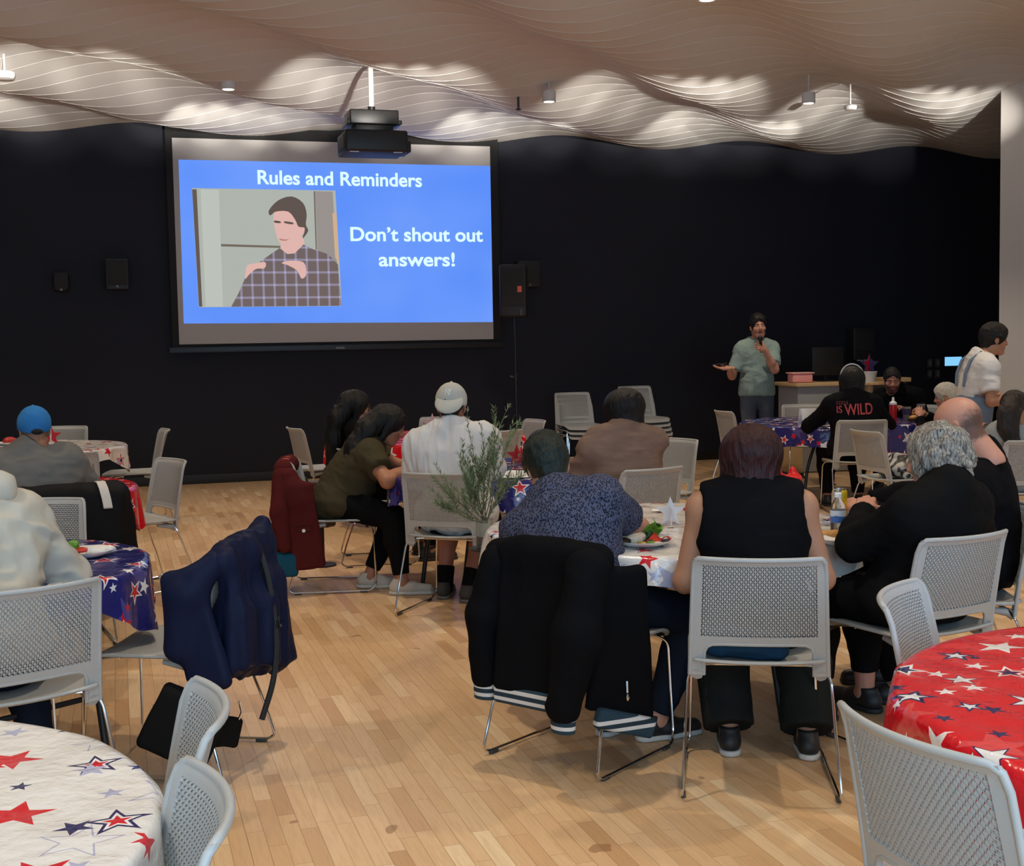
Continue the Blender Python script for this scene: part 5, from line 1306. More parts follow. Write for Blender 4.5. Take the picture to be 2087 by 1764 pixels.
# ------------------------------------------------------------------ coats and bags hung on chairs (built in the chair's own axes: x right, y forward)
def rotz(a): a = radians(a); return np.array([[cos(a), -sin(a), 0], [sin(a), cos(a), 0], [0, 0, 1]])
def rotx(a): a = radians(a); return np.array([[1, 0, 0], [0, cos(a), -sin(a)], [0, sin(a), cos(a)]])
def roty(a): a = radians(a); return np.array([[cos(a), 0, sin(a)], [0, 1, 0], [-sin(a), 0, cos(a)]])
def part_sdf(name, S, mat, root, amp=0.0, fr=(14, 14, 4), seed=0, base=A3(0, 0, 0), it=1):
    P, Q = S.mesh(); P = relax(P, Q, it, .4)
    if amp: P = folds(P, Q, amp, fr, None, seed)
    o = sculpt(name, [(P, Q)], mat, root, base); o.location = tuple(base); return o
def coats():
    # varsity jacket
    wool = cloth('black_wool', (.004, .004, .005, 1), weave=260, bump=.4)
    root = thing('varsity_jacket', 'black varsity jacket with striped knit bands hung over the chair of the navy dotted shirt', 'jacket', (.26, 4.77, 0), 39)
    L = (-.55, -.70, .05), (.65, .15, 1.0)
    S = Sdf(*L, .009)
    S.box((.075, -.365, .57), (.185, .034, .27), rotx(-6), r=.03, k=.04); S.cap((-.15, -.315, .785), (.29, -.31, .80), .052, .052, k=.05)
    S.cap((-.02, -.335, .82), (.16, -.325, .825), .030, k=.04)
    P0, Q0 = S.mesh(); P0 = folds(P0, Q0, .009, (9, 9, 2.6), None, 3); sculpt('body', [(P0, Q0)], wool, root)
    S = Sdf(*L, .009); S.box((.315, -.225, .485), (.112, .024, .285), rotz(62)@rotx(6), r=.022, k=.03, taper=.25); S.cut((.325, -.215, .225), rotz(62)@A3(-.30, 0, -1)); S.cap((.26, -.30, .77), (.29, -.25, .70), .042, k=.05)
    P0, Q0 = S.mesh(); P0 = folds(P0, Q0, .010, (9, 9, 2.6), None, 4); sculpt('front_panel', [(P0, Q0)], wool, root)
    def stripes(nm, z):
        t = NT(nm); sx = t.n('ShaderNodeSeparateXYZ'); t.l(t.coord('Object'), sx.inputs[0])
        f = t.math('ADD', t.math('MULTIPLY', sx.outputs[2], 1/(2*z)), .5)
        t.p(Base_Color=t.ramp(f, [(0, (.010, .035, .055, 1)), (.20, (.60, .59, .57, 1)), (.38, (.008, .025, .04, 1)), (.60, (.60, .59, .57, 1)), (.80, (.010, .035, .055, 1))], 'CONSTANT'), Roughness=.9); return t.m
    st = stripes('striped_knit_band', .037)
    for a, b, ra, rb, cz in (((-.135, -.345, .76), (-.170, -.385, .34), .060, .048, .295), ((.285, -.365, .77), (.235, -.455, .31), .078, .058, .258)):
        S = Sdf(*L, .008); m_ = (A3(*a)+A3(*b))/2+A3(-.012 if a[0] < 0 else .03, -.03, .02); S.cap(a, m_, ra, ra*.98, k=.03); S.cap(m_, b, ra*.98, rb, k=.04)
        o = part_sdf('sleeve', S, wool, root, .008, (10, 10, 9), 6)
        c = A3(b[0], b[1], cz); S = Sdf(c-.1, c+.1, .005); S.cap(c+UP*.034, c-UP*.034, .050, .046, k=.01, sq=(A3(0, 1, 0), 1.4)); S.cut(c+UP*.036, UP); S.cut(c-UP*.036, -UP); part_sdf('cuff', S, st, root, base=c)
    c = A3(.055, -.395, .300); S = Sdf(c-.25, c+.25, .006); S.box(c, (.160, .030, .037), r=.015); part_sdf('hem_band', S, st, root, base=c)
    c = A3(.325, -.215, .212); S = Sdf(c-.25, c+.25, .006); S.box(c, (.118, .024, .037), rotz(62)@roty(17), r=.015); part_sdf('hem_band', S, st, root, base=c)
    m = MB(); m.tube([(.352, -.238, .37), (.356, -.242, .33)], .004, 6); m.lathe((.358, -.243, .315), [(.003, -.012), (.008, 0), (.003, .012)], 8); m.build('zip_pull', chrome, root)
    # navy rain jacket
    navy = cloth('navy_nylon', (.009, .012, .034, 1), rough=.5, weave=500, bump=.1)
    root = thing('navy_jacket', 'navy blue rain jacket hooded over a chair, with a black strap down the middle', 'jacket', (-1.29, 4.72, 0), -80)
    L = (-.6, -.75, .1), (.6, .35, 1.05)
    S = Sdf(*L, .009); S.box((.0, -.325, .58), (.215, .035, .24), rotx(-5), r=.03, k=.05); S.cap((-.20, -.285, .80), (.19, -.285, .82), .042, .050, k=.05); S.cap((.19, -.285, .83), (.21, -.29, .87), .032, .02, k=.04)
    S.cap((.12, -.33, .66), (.19, -.365, .35), .065, .06, k=.06); S.cap((.0, -.335, .6), (-.03, -.345, .27), .07, .065, k=.06); S.cap((-.14, -.31, .6), (-.20, -.295, .22), .065, .045, k=.05); S.cut((0, -.35, .245), (.35, -.1, -1)); S.cut((.17, -.36, .325), (-.25, -.5, -1))
    P0, Q0 = S.mesh(); P0 = folds(P0, Q0, .019, (15, 15, 1.5), None, 13); P0 = folds(P0, Q0, .007, (24, 24, 8), None, 5); sculpt('body', [(P0, Q0)], navy, root)
    S = Sdf(*L, .009); S.box((-.255, -.215, .56), (.024, .075, .22), rotx(-14), r=.022, k=.04); S.cap((-.22, -.27, .79), (-.26, -.20, .70), .045, .045, k=.05); S.cap((-.265, -.17, .68), (-.275, -.145, .50), .045, .04, k=.05)
    P0, Q0 = S.mesh(); P0 = folds(P0, Q0, .012, (8, 8, 2.2), None, 15); sculpt('sleeve', [(P0, Q0)], navy, root)
    m = MB(); pts = [(.03, -.285, .862), (.02, -.345, .82), (.0, -.385, .72), (-.015, -.410, .60), (-.03, -.425, .45), (-.06, -.42, .33), (-.10, -.385, .20)]
    m.tube(pts, .011, 8, .06)
    m.build('strap', plain('black_webbing', (.008, .008, .009, 1), .7), root)
    for x in (-.02, .015): m = MB(); m.tube([(x-.02, -.425, .56), (x-.024, -.431, .54), (x-.02, -.433, .52)], .004, 6); m.build('strap_buckle', chrome, root)
    # maroon jacket
    mar = cloth('maroon_cotton', (.085, .014, .014, 1), weave=500)
    root = thing('maroon_jacket', 'maroon hooded jacket hanging on the chair of the woman in olive', 'jacket', (-1.14, 8.17, 0), 85)
    L = (-.5, -.70, .05), (.55, .3, 1.0)
    S = Sdf(*L, .009); S.box((.0, -.345, .52), (.225, .04, .30), rotx(-4), r=.03, k=.04); S.cap((-.20, -.305, .785), (.20, -.305, .785), .052, k=.05); P0, Q0 = S.mesh(); P0 = folds(P0, Q0, .012, (9, 9, 2), None, 23); sculpt('body', [(P0, Q0)], mar, root)
    S = Sdf(*L, .009); S.cap((.225, -.32, .75), (.275, -.335, .52), .058, .055, k=.03); S.cap((.275, -.335, .52), (.285, -.31, .315), .055, .040, k=.03); P0, Q0 = S.mesh(); P0 = folds(P0, Q0, .010, (10, 10, 7), None, 24); sculpt('sleeve', [(P0, Q0)], mar, root)
    S = Sdf(*L, .009); S.box((.265, -.20, .43), (.028, .105, .27), rotx(8), r=.025, k=.04); S.cap((.24, -.28, .75), (.27, -.22, .6), .05, .05, k=.06); P0, Q0 = S.mesh(); P0 = folds(P0, Q0, .010, (9, 9, 3), None, 25); sculpt('front_panel', [(P0, Q0)], mar, root)
    S = Sdf(*L, .006); S.cap((-.08, -.31, .825), (.08, -.31, .825), .030, k=.02, sq=(A3(0, 0, 1), 1.6)); part_sdf('hood_lining', S, cloth('salmon_lining', (.50, .13, .09, 1)), root)['label'] = 'salmon pink lining'
    m = MB(); m.box((.297, -.19, .42), (.008, .10, .03), .003); m.build('pocket_flap', mar, root); m = MB(); m.lathe((0, 0, 0), [(0, .003), (.011, .002), (.011, 0), (0, 0)], 14); b = m.build('button', paper_white, root); b.location = (.301, -.19, .41); b.rotation_euler = (0, pi/2, 0)
    root = thing('blue_bag', 'teal blue bag showing below the maroon jacket', 'bag', (-1.14, 8.17, 0), 85)
    S = Sdf((-.3, -.6, 0), (.5, .1, .4), .007); S.box((.14, -.33, .205), (.16, .085, .075), roty(6)@rotz(6), r=.03, k=.02); part_sdf('body', S, cloth('teal_blue_cloth', (.012, .085, .15, 1)), root, .004)
    m = MB(); m.box((.301, -.36, .20), (.004, .035, .03), .001); m.build('emblem', plain('pale_teal_print', (.08, .25, .33, 1), .6), root)
    # quilted bag behind the maroon haired woman
    root = thing('quilted_bag', 'dark blue quilted bag on the seat behind the maroon haired woman', 'bag', (.85, 4.45, .455), 8)
    S = Sdf((-.3, -.3, -.05), (.3, .2, .2), .007); S.box((-.045, -.125, .052), (.15, .055, .050), roty(3), r=.04, k=.02); part_sdf('body', S, cloth('blue_quilted_knit', (.012, .042, .085, 1), weave=120, bump=.6), root, .006, (14, 14, 40), 3)
    # black coat on the chair of the blue capped person
    root = thing('black_coat', 'black puffy coat wrapped round the chair under the blue cap', 'coat', (-2.45, 6.75, 0), -25)
    L = (-.6, -.65, .15), (.6, .2, 1.05); blk = cloth('black_padded_nylon', (.009, .009, .010, 1), rough=.6)
    S = Sdf(*L, .009); S.box((.02, -.36, .57), (.29, .055, .27), rotx(-5), r=.05, k=.05); S.cap((-.25, -.30, .80), (.27, -.30, .81), .06, k=.05); S.cap((.29, -.30, .78), (.33, -.25, .42), .07, .06, k=.05); part_sdf('body', S, blk, root, .014, (10, 10, 6), 33)
    m = MB(); pth = [(.20, -.30, .876), (.205, -.355, .878), (.212, -.395, .85), (.22, -.425, .80), (.227, -.43, .75)]; V = []; F = []
    for (x, y, z) in pth: V += [(x-.022, y, z), (x+.022, y, z), (x+.022, y+.006, z-.006), (x-.022, y+.006, z-.006)]
    for k in range(4): F += [(4*k+a, 4*k+(a+1) % 4, 4*k+4+(a+1) % 4, 4*k+4+a) for a in range(4)]
    F += [(3, 2, 1, 0), (16, 17, 18, 19)]; m.add(V, F)
    m.build('hang_tab', plain('cream_tab', (.62, .58, .52, 1), .7), root)['label'] = 'cream coloured strap end'
    # bag under the navy jacket
    root = thing('tote_bag', 'black tote bag hanging by a ring under the navy jacket chair', 'bag', (-1.17, 4.40, 0), -10)
    S = Sdf((-.35, -.3, .02), (.35, .3, .5), .007); S.box((0, 0, .225), (.125, .045, .115), roty(28), r=.02, k=.02); S.cap((.03, 0, .30), (.05, 0, .36), .03, .015, k=.03); part_sdf('body', S, cloth('black_canvas', (.008, .008, .008, 1)), root, .006)
    m = MB(); m.tube([Vector((.05+.012*cos(a), 0, .40+.022*sin(a))) for a in np.arange(12)*pi/6], .0035, 6, closed=True); m.tube([(.05, 0, .36), (.05, 0, .38)], .005, 6); m.tube([(.05, 0, .42), (.052, 0, .455)], .004, 6)
    m.build('ring_clip', plain('brass', (.65, .50, .25, 1), .25, 1.0), root)
    root = thing('belt_pouch', 'small black pouch with a metal clip low behind the navy jacket chair', 'bag', (-1.06, 4.52, 0), -60)
    S = Sdf((-.2, -.2, .05), (.2, .2, .4), .006); S.box((0, 0, .17), (.065, .03, .055), roty(20), r=.015, k=.02); part_sdf('body', S, cloth('black_canvas', (.008, .008, .008, 1)), root, .004)
    m = MB(); m.tube([(.05, -.02, .19), (.06, -.035, .23), (.055, -.03, .27)], .005, 6); m.build('clip', chrome, root)
    # brown shoulder bag by the far chair
    root = thing('shoulder_bag', 'brown leather shoulder bag with a black handle behind the woman in olive', 'bag', (-1.36, 8.95, 0), 30)
    S = Sdf((-.25, -.2, .2), (.25, .2, .85), .007); S.box((0, 0, .44), (.10, .05, .16), r=.02, k=.02); part_sdf('body', S, plain('brown_leather', (.055, .026, .014, 1), .5, bump=.2), root, .004)
    m = MB(); m.tube([Vector((-.085+.03*cos(a), -.06, .50+.13*sin(a))) for a in np.linspace(0, 2*pi, 15)[:-1]], .009, 8, closed=True); m.build('handle', black_plastic, root)
    m = MB(); m.tube([(0, 0, .0), (0, 0, .30)], .02, 10); m.lathe((0, 0, 0), [(.10, 0), (.10, .012), (.02, .02)], 20); m.build('floor_hook_stand', black_metal, root)
    # zebra bag on the empty chair
    t = NT('zebra_print'); wv = t.n('ShaderNodeTexWave'); wv.inputs['Scale'].default_value = 5.5; wv.inputs['Distortion'].default_value = 9; wv.inputs['Detail'].default_value = 1.5; wv.inputs['Detail Scale'].default_value = 1.2; t.l(t.coord('Object'), wv.inputs['Vector'])
    t.p(Base_Color=t.ramp(wv.outputs['Fac'], [(.40, (.008, .008, .008, 1)), (.62, (.46, .43, .38, 1))]), Roughness=.45)
    root = thing('striped_scarf_bag', 'crumpled black and cream zebra striped bag on an empty grey chair', 'bag', (2.955, 9.86, .452), 70)
    S = Sdf((-.3, -.25, -.02), (.3, .3, .3), .007); rng = np.random.RandomState(4); S.ell((0, 0, .08), (.15, .12, .085)); S.cap((-.09, -.05, .15), (.09, .03, .14), .045, k=.03); S.cap((-.14, .06, .05), (.12, .10, .04), .05, k=.03); S.cap((.1, .12, .03), (.16, .0, .03), .04, k=.03)
    for _ in range(7): p = rng.randn(3)*A3(.08, .06, .03)+A3(0, 0, .12); S.cap(p, p+rng.randn(3)*.06, .028, k=.02)
    S.cut((0, 0, .006), (0, 0, -1)); part_sdf('body', S, t.m, root, .008, (16, 16, 16), 3)
def rotx_m(a): return Matrix.Rotation(radians(a), 3, 'X')
coats()

# ------------------------------------------------------------------ things on the tables
TZ = .7455
def star_poly(R, r, n=5, a0=pi/2): return [((R if k % 2 == 0 else r)*cos(a0+k*pi/n), (R if k % 2 == 0 else r)*sin(a0+k*pi/n)) for k in range(2*n)]
def paper_star(label, x, y, z, R, mats, h, name='star_centrepiece', n=2):
    """two card stars slotted together so the star stands on two points"""
    root = thing(name, label, 'table decoration', (x, y, z), h, 'standing card stars on the tables')
    pol = star_poly(R, R*.42); low = -min(p[1] for p in pol)
    for i in range(n):
        a = pi*i/n+.35; m = MB(); c, s = cos(a), sin(a)
        m.prism(pol, lambda px, py: (px*c-.0012*s*-1, px*s-.0012*c, py+low), lambda px, py: (px*c+.0012*s*-1, px*s+.0012*c, py+low)); m.build('card_star', mats[i % len(mats)], root, smooth=False)
    return root
def table_things():
    redc, navyc = plain('red_card', srgb(200, 22, 34), .55, var=.03), plain('navy_card', srgb(40, 38, 92), .55, var=.03)
    silver = plain('white_star_card', (.66, .70, .76, 1), .45, var=.02)
    paper_star('white card star standing at the middle of the white table', .685, 5.53, TZ, .068, [silver], 20)
    paper_star('red card star beside the white star on the middle white table',   .785, 5.55, TZ, .062, [redc], 55)
    paper_star('red card star on the navy cloth between two diners', .03, 8.40, TZ, .075, [redc], 10)
    paper_star('second red card star on the navy cloth, half behind the dark green hair', .13, 8.52, TZ, .075, [redc], 40)
    paper_star('pale pink card star on the far red cloth left of the white cap', -.72, 11.55, TZ, .10, [plain('pale_pink_card', (.72, .56, .60, 1), .5)], 25)
    paper_star('red and white card star on the far white table beside the blue cap', -3.98, 11.0, TZ, .09, [redc, paper_white], 15)
    paper_star('silver and red card star at the far left on the white table', -4.55, 10.9, TZ, .09, [redc, silver], 60)
    paper_star('red and navy star standing in the white bucket', 4.02, 14.32, 1.13, .125, [redc, navyc], -25)
    r = thing('white_bucket', 'small white bucket at the right end of the desk', 'bucket', (4.02, 14.32, .0), 0)
    m = MB(); m.lathe((0, 0, 1.035), [(.062, 0), (.085, .115), (.090, .115), (.088, .122), (.080, .122), (.058, .008), (0, .008)], 24); m.build('pail', white_plastic, r)
    m = MB(); m.box((0, 0, 1.02), (.17, .17, .03), .004); m.tube([(0, 0, 0), (0, 0, 1.0)], .03, 12); m.lathe((0, 0, 0), [(.14, 0), (.14, .015), (.03, .03)], 24); m.build('pedestal', birch, r)
    # plates
    plm = plain('white_foam_plate', (.72, .71, .69, 1), .5, var=.02); lettuce = plain('lettuce_green', (.15, .36, .035, 1), .5, var=.35, scale=60); dkgreen = plain('dark_leaf_green', (.02, .07, .012, 1), .5, var=.3); yel = plain('mustard_yellow', (.62, .40, .04, 1), .5, var=.2); bun = plain('toasted_bun', (.55, .27, .06, 1), .55, var=.15); tomato = plain('tomato_red', (.55, .035, .025, 1), .4, var=.15); cream = plain('cream_salad', (.72, .62, .48, 1), .5, var=.12, scale=80); brown = plain('grilled_brown', (.045, .022, .012, 1), .6, var=.3)
    nap = plain('paper_napkin', (.80, .78, .76, 1), .8, var=.02)
    def plate(label, x, y, r, h=0):
        root = thing('plate', label, 'plate', (x, y, TZ), h); m = MB(); m.lathe((0, 0, 0), [(0, .004), (r*.62, .004), (r*.72, .010), (r, .022), (r*1.01, .024), (r*.99, .020), (r*.72, .004), (r*.62, 0), (0, 0)], 48); m.build('dish', plm, root); return root
    def lump(name, label, cat, x, y, z, shapes, mat, amp=.003, h=.004, grp=None):
        root = thing(name, label, cat, (x, y, z), 0, grp); S = Sdf((-.13, -.13, -.01), (.13, .13, .14), h)
        for sh in shapes:
            if sh[0] == 'e': S.ell(sh[1], sh[2], k=.006)
            else: S.cap(sh[1], sh[2], sh[3], k=.006)
        P, Q = S.mesh(); P = folds(P, Q, amp, (60, 60, 60), None, 3); sculpt('mass', [(P, Q)], mat, root); return root
    def sheet(label, x, y, z, w_, d, h, fold=.02, name='paper_napkin', cat='napkin', mat=None, grp=None):
        root = thing(name, label, cat, (x, y, z), h, grp); n = 8; V = []; F = []
        for s in (0, 1):
            for j in range(n+1):
                for i in range(n+1):
                    u, v = i/n-.5, j/n-.5; V.append((u*w_, v*d, .0012*(1-s)+.001+fold*abs(sin(u*5+v*2))*(.3+abs(u))+(fold*.5*sin(v*9))**2))
        N = (n+1)**2
        for j in range(n):
            for i in range(n):
                a = j*(n+1)+i; F.append((a, a+1, a+n+2, a+n+1)); F.append((N+a, N+a+n+1, N+a+n+2, N+a+1))
        ed = [i for i in range(n+1)]+[j*(n+1)+n for j in range(1, n+1)]+[n*(n+1)+i for i in range(n-1, -1, -1)]+[j*(n+1) for j in range(n-1, 0, -1)]
        for k in range(len(ed)): a, b = ed[k], ed[(k+1) % len(ed)]; F.append((a, N+a, N+b, b))
        m = MB(); m.add(V, F); m.build('sheet', mat or nap, root); return root
    plate('white plate of salad before the man in the dotted shirt', .51, 5.00, .125)
    z1 = TZ+.008
    leaf = thing('lettuce_leaf', 'curled green lettuce leaf sticking up from the plate', 'food', (.535, 5.06, z1))
    n = 10; V = []; F = []
    for s in (0, 1):
        for j in range(n+1):
            for i in range(n+1):
                u, v = i/n-.5, j/n; wdt = .07*(sin(pi*min(1, v*.9+.1)))**.6
                V.append((u*wdt*1.35+.03*v, .03*sin(u*5)*v+.010*sin(v*14+u*8)+.003*s, .004+v*.080-.05*v*v*abs(u)+.008*sin(u*16)*v))
    N = (n+1)**2
    for j in range(n):
        for i in range(n): a = j*(n+1)+i; F += [(a, a+1, a+n+2, a+n+1), (N+a, N+a+n+1, N+a+n+2, N+a+1)]
    m = MB(); m.add(V, F); m.build('blade', lettuce, leaf)
    lump('leaf_scrap', 'dark green leaf hanging at the lettuce on the plate', 'food', .525, 5.04, z1, [('c', (0, 0, .012), (.02, .0, .03), .011), ('c', (.0, .01, .015), (-.02, .02, .025), .008)], dkgreen)
    lump('potato_salad', 'mound of pale potato salad on the dotted shirt man\'s plate', 'food', .47, 5.02, z1, [('e', (0, 0, .012), (.045, .035, .022)), ('e', (-.03, .02, .012), (.03, .03, .025)), ('e', (.03, .01, .016), (.025, .025, .02))], cream)
    lump('burger_patty', 'dark grilled patty at the left of the plate', 'food', .425, 4.975, z1, [('e', (0, 0, .010), (.035, .03, .014))], brown)
    for k, (dx, dy) in enumerate(((.0, 0), (.04, .012), (.065, -.004))): lump('pickle_slice', ['pale pickle slice nearest the plate centre', 'pickle slice beside the red wrapper', 'pickle slice half under the red wrapper'][k], 'food', .50+dx, 4.945+dy, z1, [('e', (0, 0, .006), (.018, .018, .005))], [yel, lettuce, cream][k], .001, .003, 'pickle slices on the plate')
    sheet('crumpled red and white napkin on the plate', .575, 5.0, z1, .08, .10, 30, .035, mat=tomato)
    sheet('white folded napkin in front of the star on the middle white table', .72, 5.98, TZ, .13, .07, 10, .004)
    plate('oval black rimmed plate of salad on the navy cloth at left', -1.70, 4.965, .125)
    lump('salad', 'green salad on the plate on the left navy cloth', 'food', -1.745, 4.96, z1, [('e', (0, 0, .014), (.04, .04, .024)), ('c', (-.03, .02, .02), (.02, -.02, .04), .014), ('c', (.02, .02, .02), (.03, -.02, .045), .012), ('c', (-.045, -.02, .012), (-.01, -.04, .03), .012)], lettuce, .006)
    lump('coleslaw', 'white creamy salad on the plate on the left navy cloth', 'food', -1.64, 4.985, z1, [('e', (0, 0, .010), (.05, .045, .016)), ('e', (.03, .02, .010), (.03, .03, .014)), ('e', (-.02, -.02, .014), (.02, .02, .012))], plm, .006)
    lump('tomato_slice', 'tomato slice between green salad and white salad at left', 'food', -1.695, 4.955, z1, [('e', (0, 0, .018), (.03, .028, .010)), ('e', (-.02, .01, .012), (.02, .02, .008))], tomato, .002)
    sheet('white napkin corner beside the cream hoodie', -1.74, 4.66, TZ, .12, .12, 40, .006)
    for k, (x, y, h) in enumerate(((.03, 7.77, 8), (.0, 7.62, -6), (.07, 7.9, 14))): sheet(['middle white quiz sheet on the navy cloth', 'nearest white quiz sheet on the navy cloth', 'farthest white quiz sheet on the navy cloth'][k], x, y, TZ+.001, .22, .14, h, .003, 'answer_sheet', 'paper', paper_white, 'white sheets on the middle navy cloth')
    plate('white plate of yellow chips behind the dotted shirt', .42, 7.93, .10)
    lump('potato_chips', 'heap of yellow chips on the plate by the tan sweater', 'food', .42, 7.93, z1, [('e', (0, 0, .02), (.055, .05, .035)), ('e', (.03, .0, .04), (.03, .03, .02))], yel, .008)
    # can, bottle, snacks
    r = thing('drink_can', 'tall yellow and silver drink can on the middle white table', 'can', (1.40, 5.44, TZ)); t = NT('yellow_silver_can'); sx = t.n('ShaderNodeSeparateXYZ'); t.l(t.coord('Object'), sx.inputs[0])
    an = t.math('ARCTAN2', sx.outputs[1], sx.outputs[0]); band = t.math('LESS_THAN', t.math('PINGPONG', t.math('ADD', an, 2.25), pi), .75); ln = t.math('LESS_THAN', t.math('FRACT', t.math('MULTIPLY', sx.outputs[2], 55)), .3)
    ink = t.math('MULTIPLY', t.math('MULTIPLY', ln, t.math('GREATER_THAN', t.noise(t.coord('Object', scale=(1, 1, .2)), 120), .48)), band)
    t.p(Base_Color=t.mix(ink, t.mix(band, srgb(222, 186, 40), srgb(190, 192, 192)), srgb(70, 70, 60)), Metallic=.35, Roughness=.35)
    m = MB(); m.lathe((0, 0, 0), [(.024, 0), (.031, .008), (.033, .02), (.033, .135), (.031, .145), (.027, .152)], 36); m.build('body', t.m, r); m = MB(); m.lathe((0, 0, 0), [(.027, .152), (.0275, .1555), (.0255, .1545), (.0245, .150), (0, .150)], 36); m.box((.006, 0, .153), (.022, .014, .0025), .001); m.build('lid', chrome, r)
    r = thing('water_bottle', 'clear plastic water bottle with a blue label before the yellow can', 'bottle', (1.325, 5.17, TZ)); t = NT('clear_bottle_plastic'); t.p(Base_Color=(.93, .95, .96, 1), Roughness=.06, Transmission_Weight=.92, IOR=1.25); clear = t.m
    m = MB(); m.lathe((0, 0, 0), [(.0, .004), (.026, 0), (.031, .006), (.031, .10), (.029, .115), (.020, .135), (.0125, .147), (.0125, .158)], 36); m.build('body', clear, r); m = MB(); m.lathe((0, 0, 0), [(.014, .152), (.014, .168), (.012, .170), (0, .170)], 24); m.build('cap', paper_white, r)
    t = NT('blue_water_label'); sx = t.n('ShaderNodeSeparateXYZ'); t.l(t.coord('Object'), sx.inputs[0]); t.p(Base_Color=t.mix(t.math('GREATER_THAN', t.math('ADD', sx.outputs[2], t.math('MULTIPLY', t.noise(t.coord('Object'), 40), .02)), .088), srgb(60, 110, 190), srgb(205, 220, 235)), Roughness=.4)
    m = MB(); m.lathe((0, 0, 0), [(.0314, .05), (.0316, .052), (.0316, .098), (.0314, .10)], 36); m.build('label', t.m, r)
    plate('white paper plate between the sleeveless woman and the grey haired woman', 1.27, 4.93, .085)
    for k, (x, y, a) in enumerate(((1.255, 5.06, 10), (1.30, 5.05, 60), (1.24, 5.02, -20))):
        lump('chicken_strip', ['golden chicken strip nearest the water bottle', 'golden chicken strip in the middle of three', 'golden chicken strip nearest the bare arm'][k], 'food', x, y, TZ+.012, [('c', (-.035*cos(a/57.3), -.03*sin(a/57.3), .008), (.035*cos(a/57.3), .03*sin(a/57.3), .010), .012)], bun, .003, .003, 'golden snack pieces on the middle white table')
    sheet('white napkin under the golden snack pieces', 1.26, 5.04, TZ, .17, .12, 20, .008)
    # red gift bag
    r = thing('gift_bag', 'shiny red paper gift bag beyond the sleeveless woman\'s shoulder', 'bag', (1.275, 5.86, TZ), 25)
    S = Sdf((-.12, -.1, -.01), (.12, .1, .26), .005); S.box((0, 0, .085), (.055, .035, .085), r=.01, k=.01); S.cap((-.045, 0, .16), (-.055, .0, .20), .022, .012, k=.02); S.cap((.02, 0, .16), (.015, 0, .195), .03, .015, k=.02); S.cut((0, 0, .001), (0, 0, -1)); part_sdf('pouch', S, plain('red_foil_paper', srgb(214, 18, 24), .3), r, .007, (24, 24, 14), 4)
    # right navy table
    r = thing('name_card', 'white folded blank card standing on the right navy cloth', 'card', (2.74, 11.70, TZ), -10)
    m = MB(); m.box((0, .0, .075), (.155, .004, .155), 0, Matrix.Rotation(radians(-14), 3, 'X')); m.box((.0, .075, .074), (.155, .004, .155), 0, Matrix.Rotation(radians(14), 3, 'X')); m.build('card', paper_white, r, smooth=False)
    sheet('white sheet under the folded card on the right navy cloth', 2.78, 11.60, TZ, .30, .16, -8, .003, 'answer_sheet', 'paper', paper_white)
    r = thing('ketchup_bottle', 'red ketchup squeeze bottle with a white nozzle', 'bottle', (3.60, 12.02, TZ)); m = MB(); m.lathe((0, 0, 0), [(.03, 0), (.034, .01), (.034, .14), (.030, .16)], 24); m.build('body', plain('ketchup_red', srgb(176, 16, 26), .35), r); m = MB(); m.lathe((0, 0, 0), [(.033, .158), (.033, .178), (.014, .19), (.009, .225), (.004, .228)], 20); m.build('nozzle', paper_white, r)
    t = NT('clear_cup_plastic'); t.p(Base_Color=(.9, .92, .95, 1), Roughness=.12, Transmission_Weight=.85, IOR=1.2); cupm = t.m
    def cup(label, x, y, drink, s=1.0):
        r = thing('plastic_cup', label, 'cup', (x, y, TZ), 0, 'cups on the right navy cloth'); m = MB(); m.lathe((0, 0, 0), [(.028*s, 0), (.040*s, .13*s), (.0425*s, .132*s), (.0415*s, .135*s), (.038*s, .13*s), (.026*s, .003), (0, .003)], 28); m.build('shell', cupm, r); m = MB(); m.lathe((0, 0, 0), [(0, .005), (.0265*s, .005), (.031*s, .06*s), (0, .06*s)], 24); m.build('drink', drink, r)
        m = MB(); m.lathe((0, 0, 0), [(.0345*s, .062*s), (.0405*s, .118*s), (.0407*s, .118*s), (.0347*s, .062*s)], 28); m.build('printed_band', plain('purple_cup_print', (.06, .045, .14, 1), .4, var=.5), r)
    cup('clear cup with a purple band and brown drink beside the ketchup', 3.72, 12.00, brown); cup('clear cup behind the ketchup bottle', 3.73, 12.45, plm); cup('clear cup right of the burgers', 4.00, 12.45, plain('pale_drink', (.40, .42, .36, 1), .3))
    for k, (x, y, z) in enumerate(((3.78, 11.93, 0.0), (3.86, 12.10, .03))):
        lb = ['lower golden burger bun at the table edge', 'upper golden burger bun on the red tray'][k]
        r = lump('burger', lb, 'food', x, y, TZ+z+.006, [('e', (0, 0, .030), (.058, .055, .026))], bun, .001, .004, 'burgers on the right navy cloth'); m = MB(); m.lathe((0, 0, .0), [(0, .0), (.056, .001), (.060, .006), (.060, .016), (0, .018)], 24); m.build('patty', brown, r)
    r = thing('food_tray', 'pinkish red paper food tray behind the burgers', 'tray', (3.93, 12.14, TZ), 12); m = MB(); m.box((0, 0, .012), (.30, .20, .024), .006); m.build('tray', plain('tray_pink_red', srgb(190, 96, 100), .6, var=.2), r)
    plate('white plate on the far red cloth left of the white cap', -.80, 11.42, .10); lump('plate_food', 'dark and red food on the plate on the far red cloth', 'food', -.80, 11.42, z1, [('e', (0, 0, .02), (.05, .04, .04))], brown, .006)
    plate('white plate at the far left on the white table', -4.36, 11.05, .11); lump('berry_salad', 'red berry salad on the far left plate', 'food', -4.36, 11.05, z1, [('e', (0, 0, .02), (.06, .05, .035))], tomato, .008)
table_things()

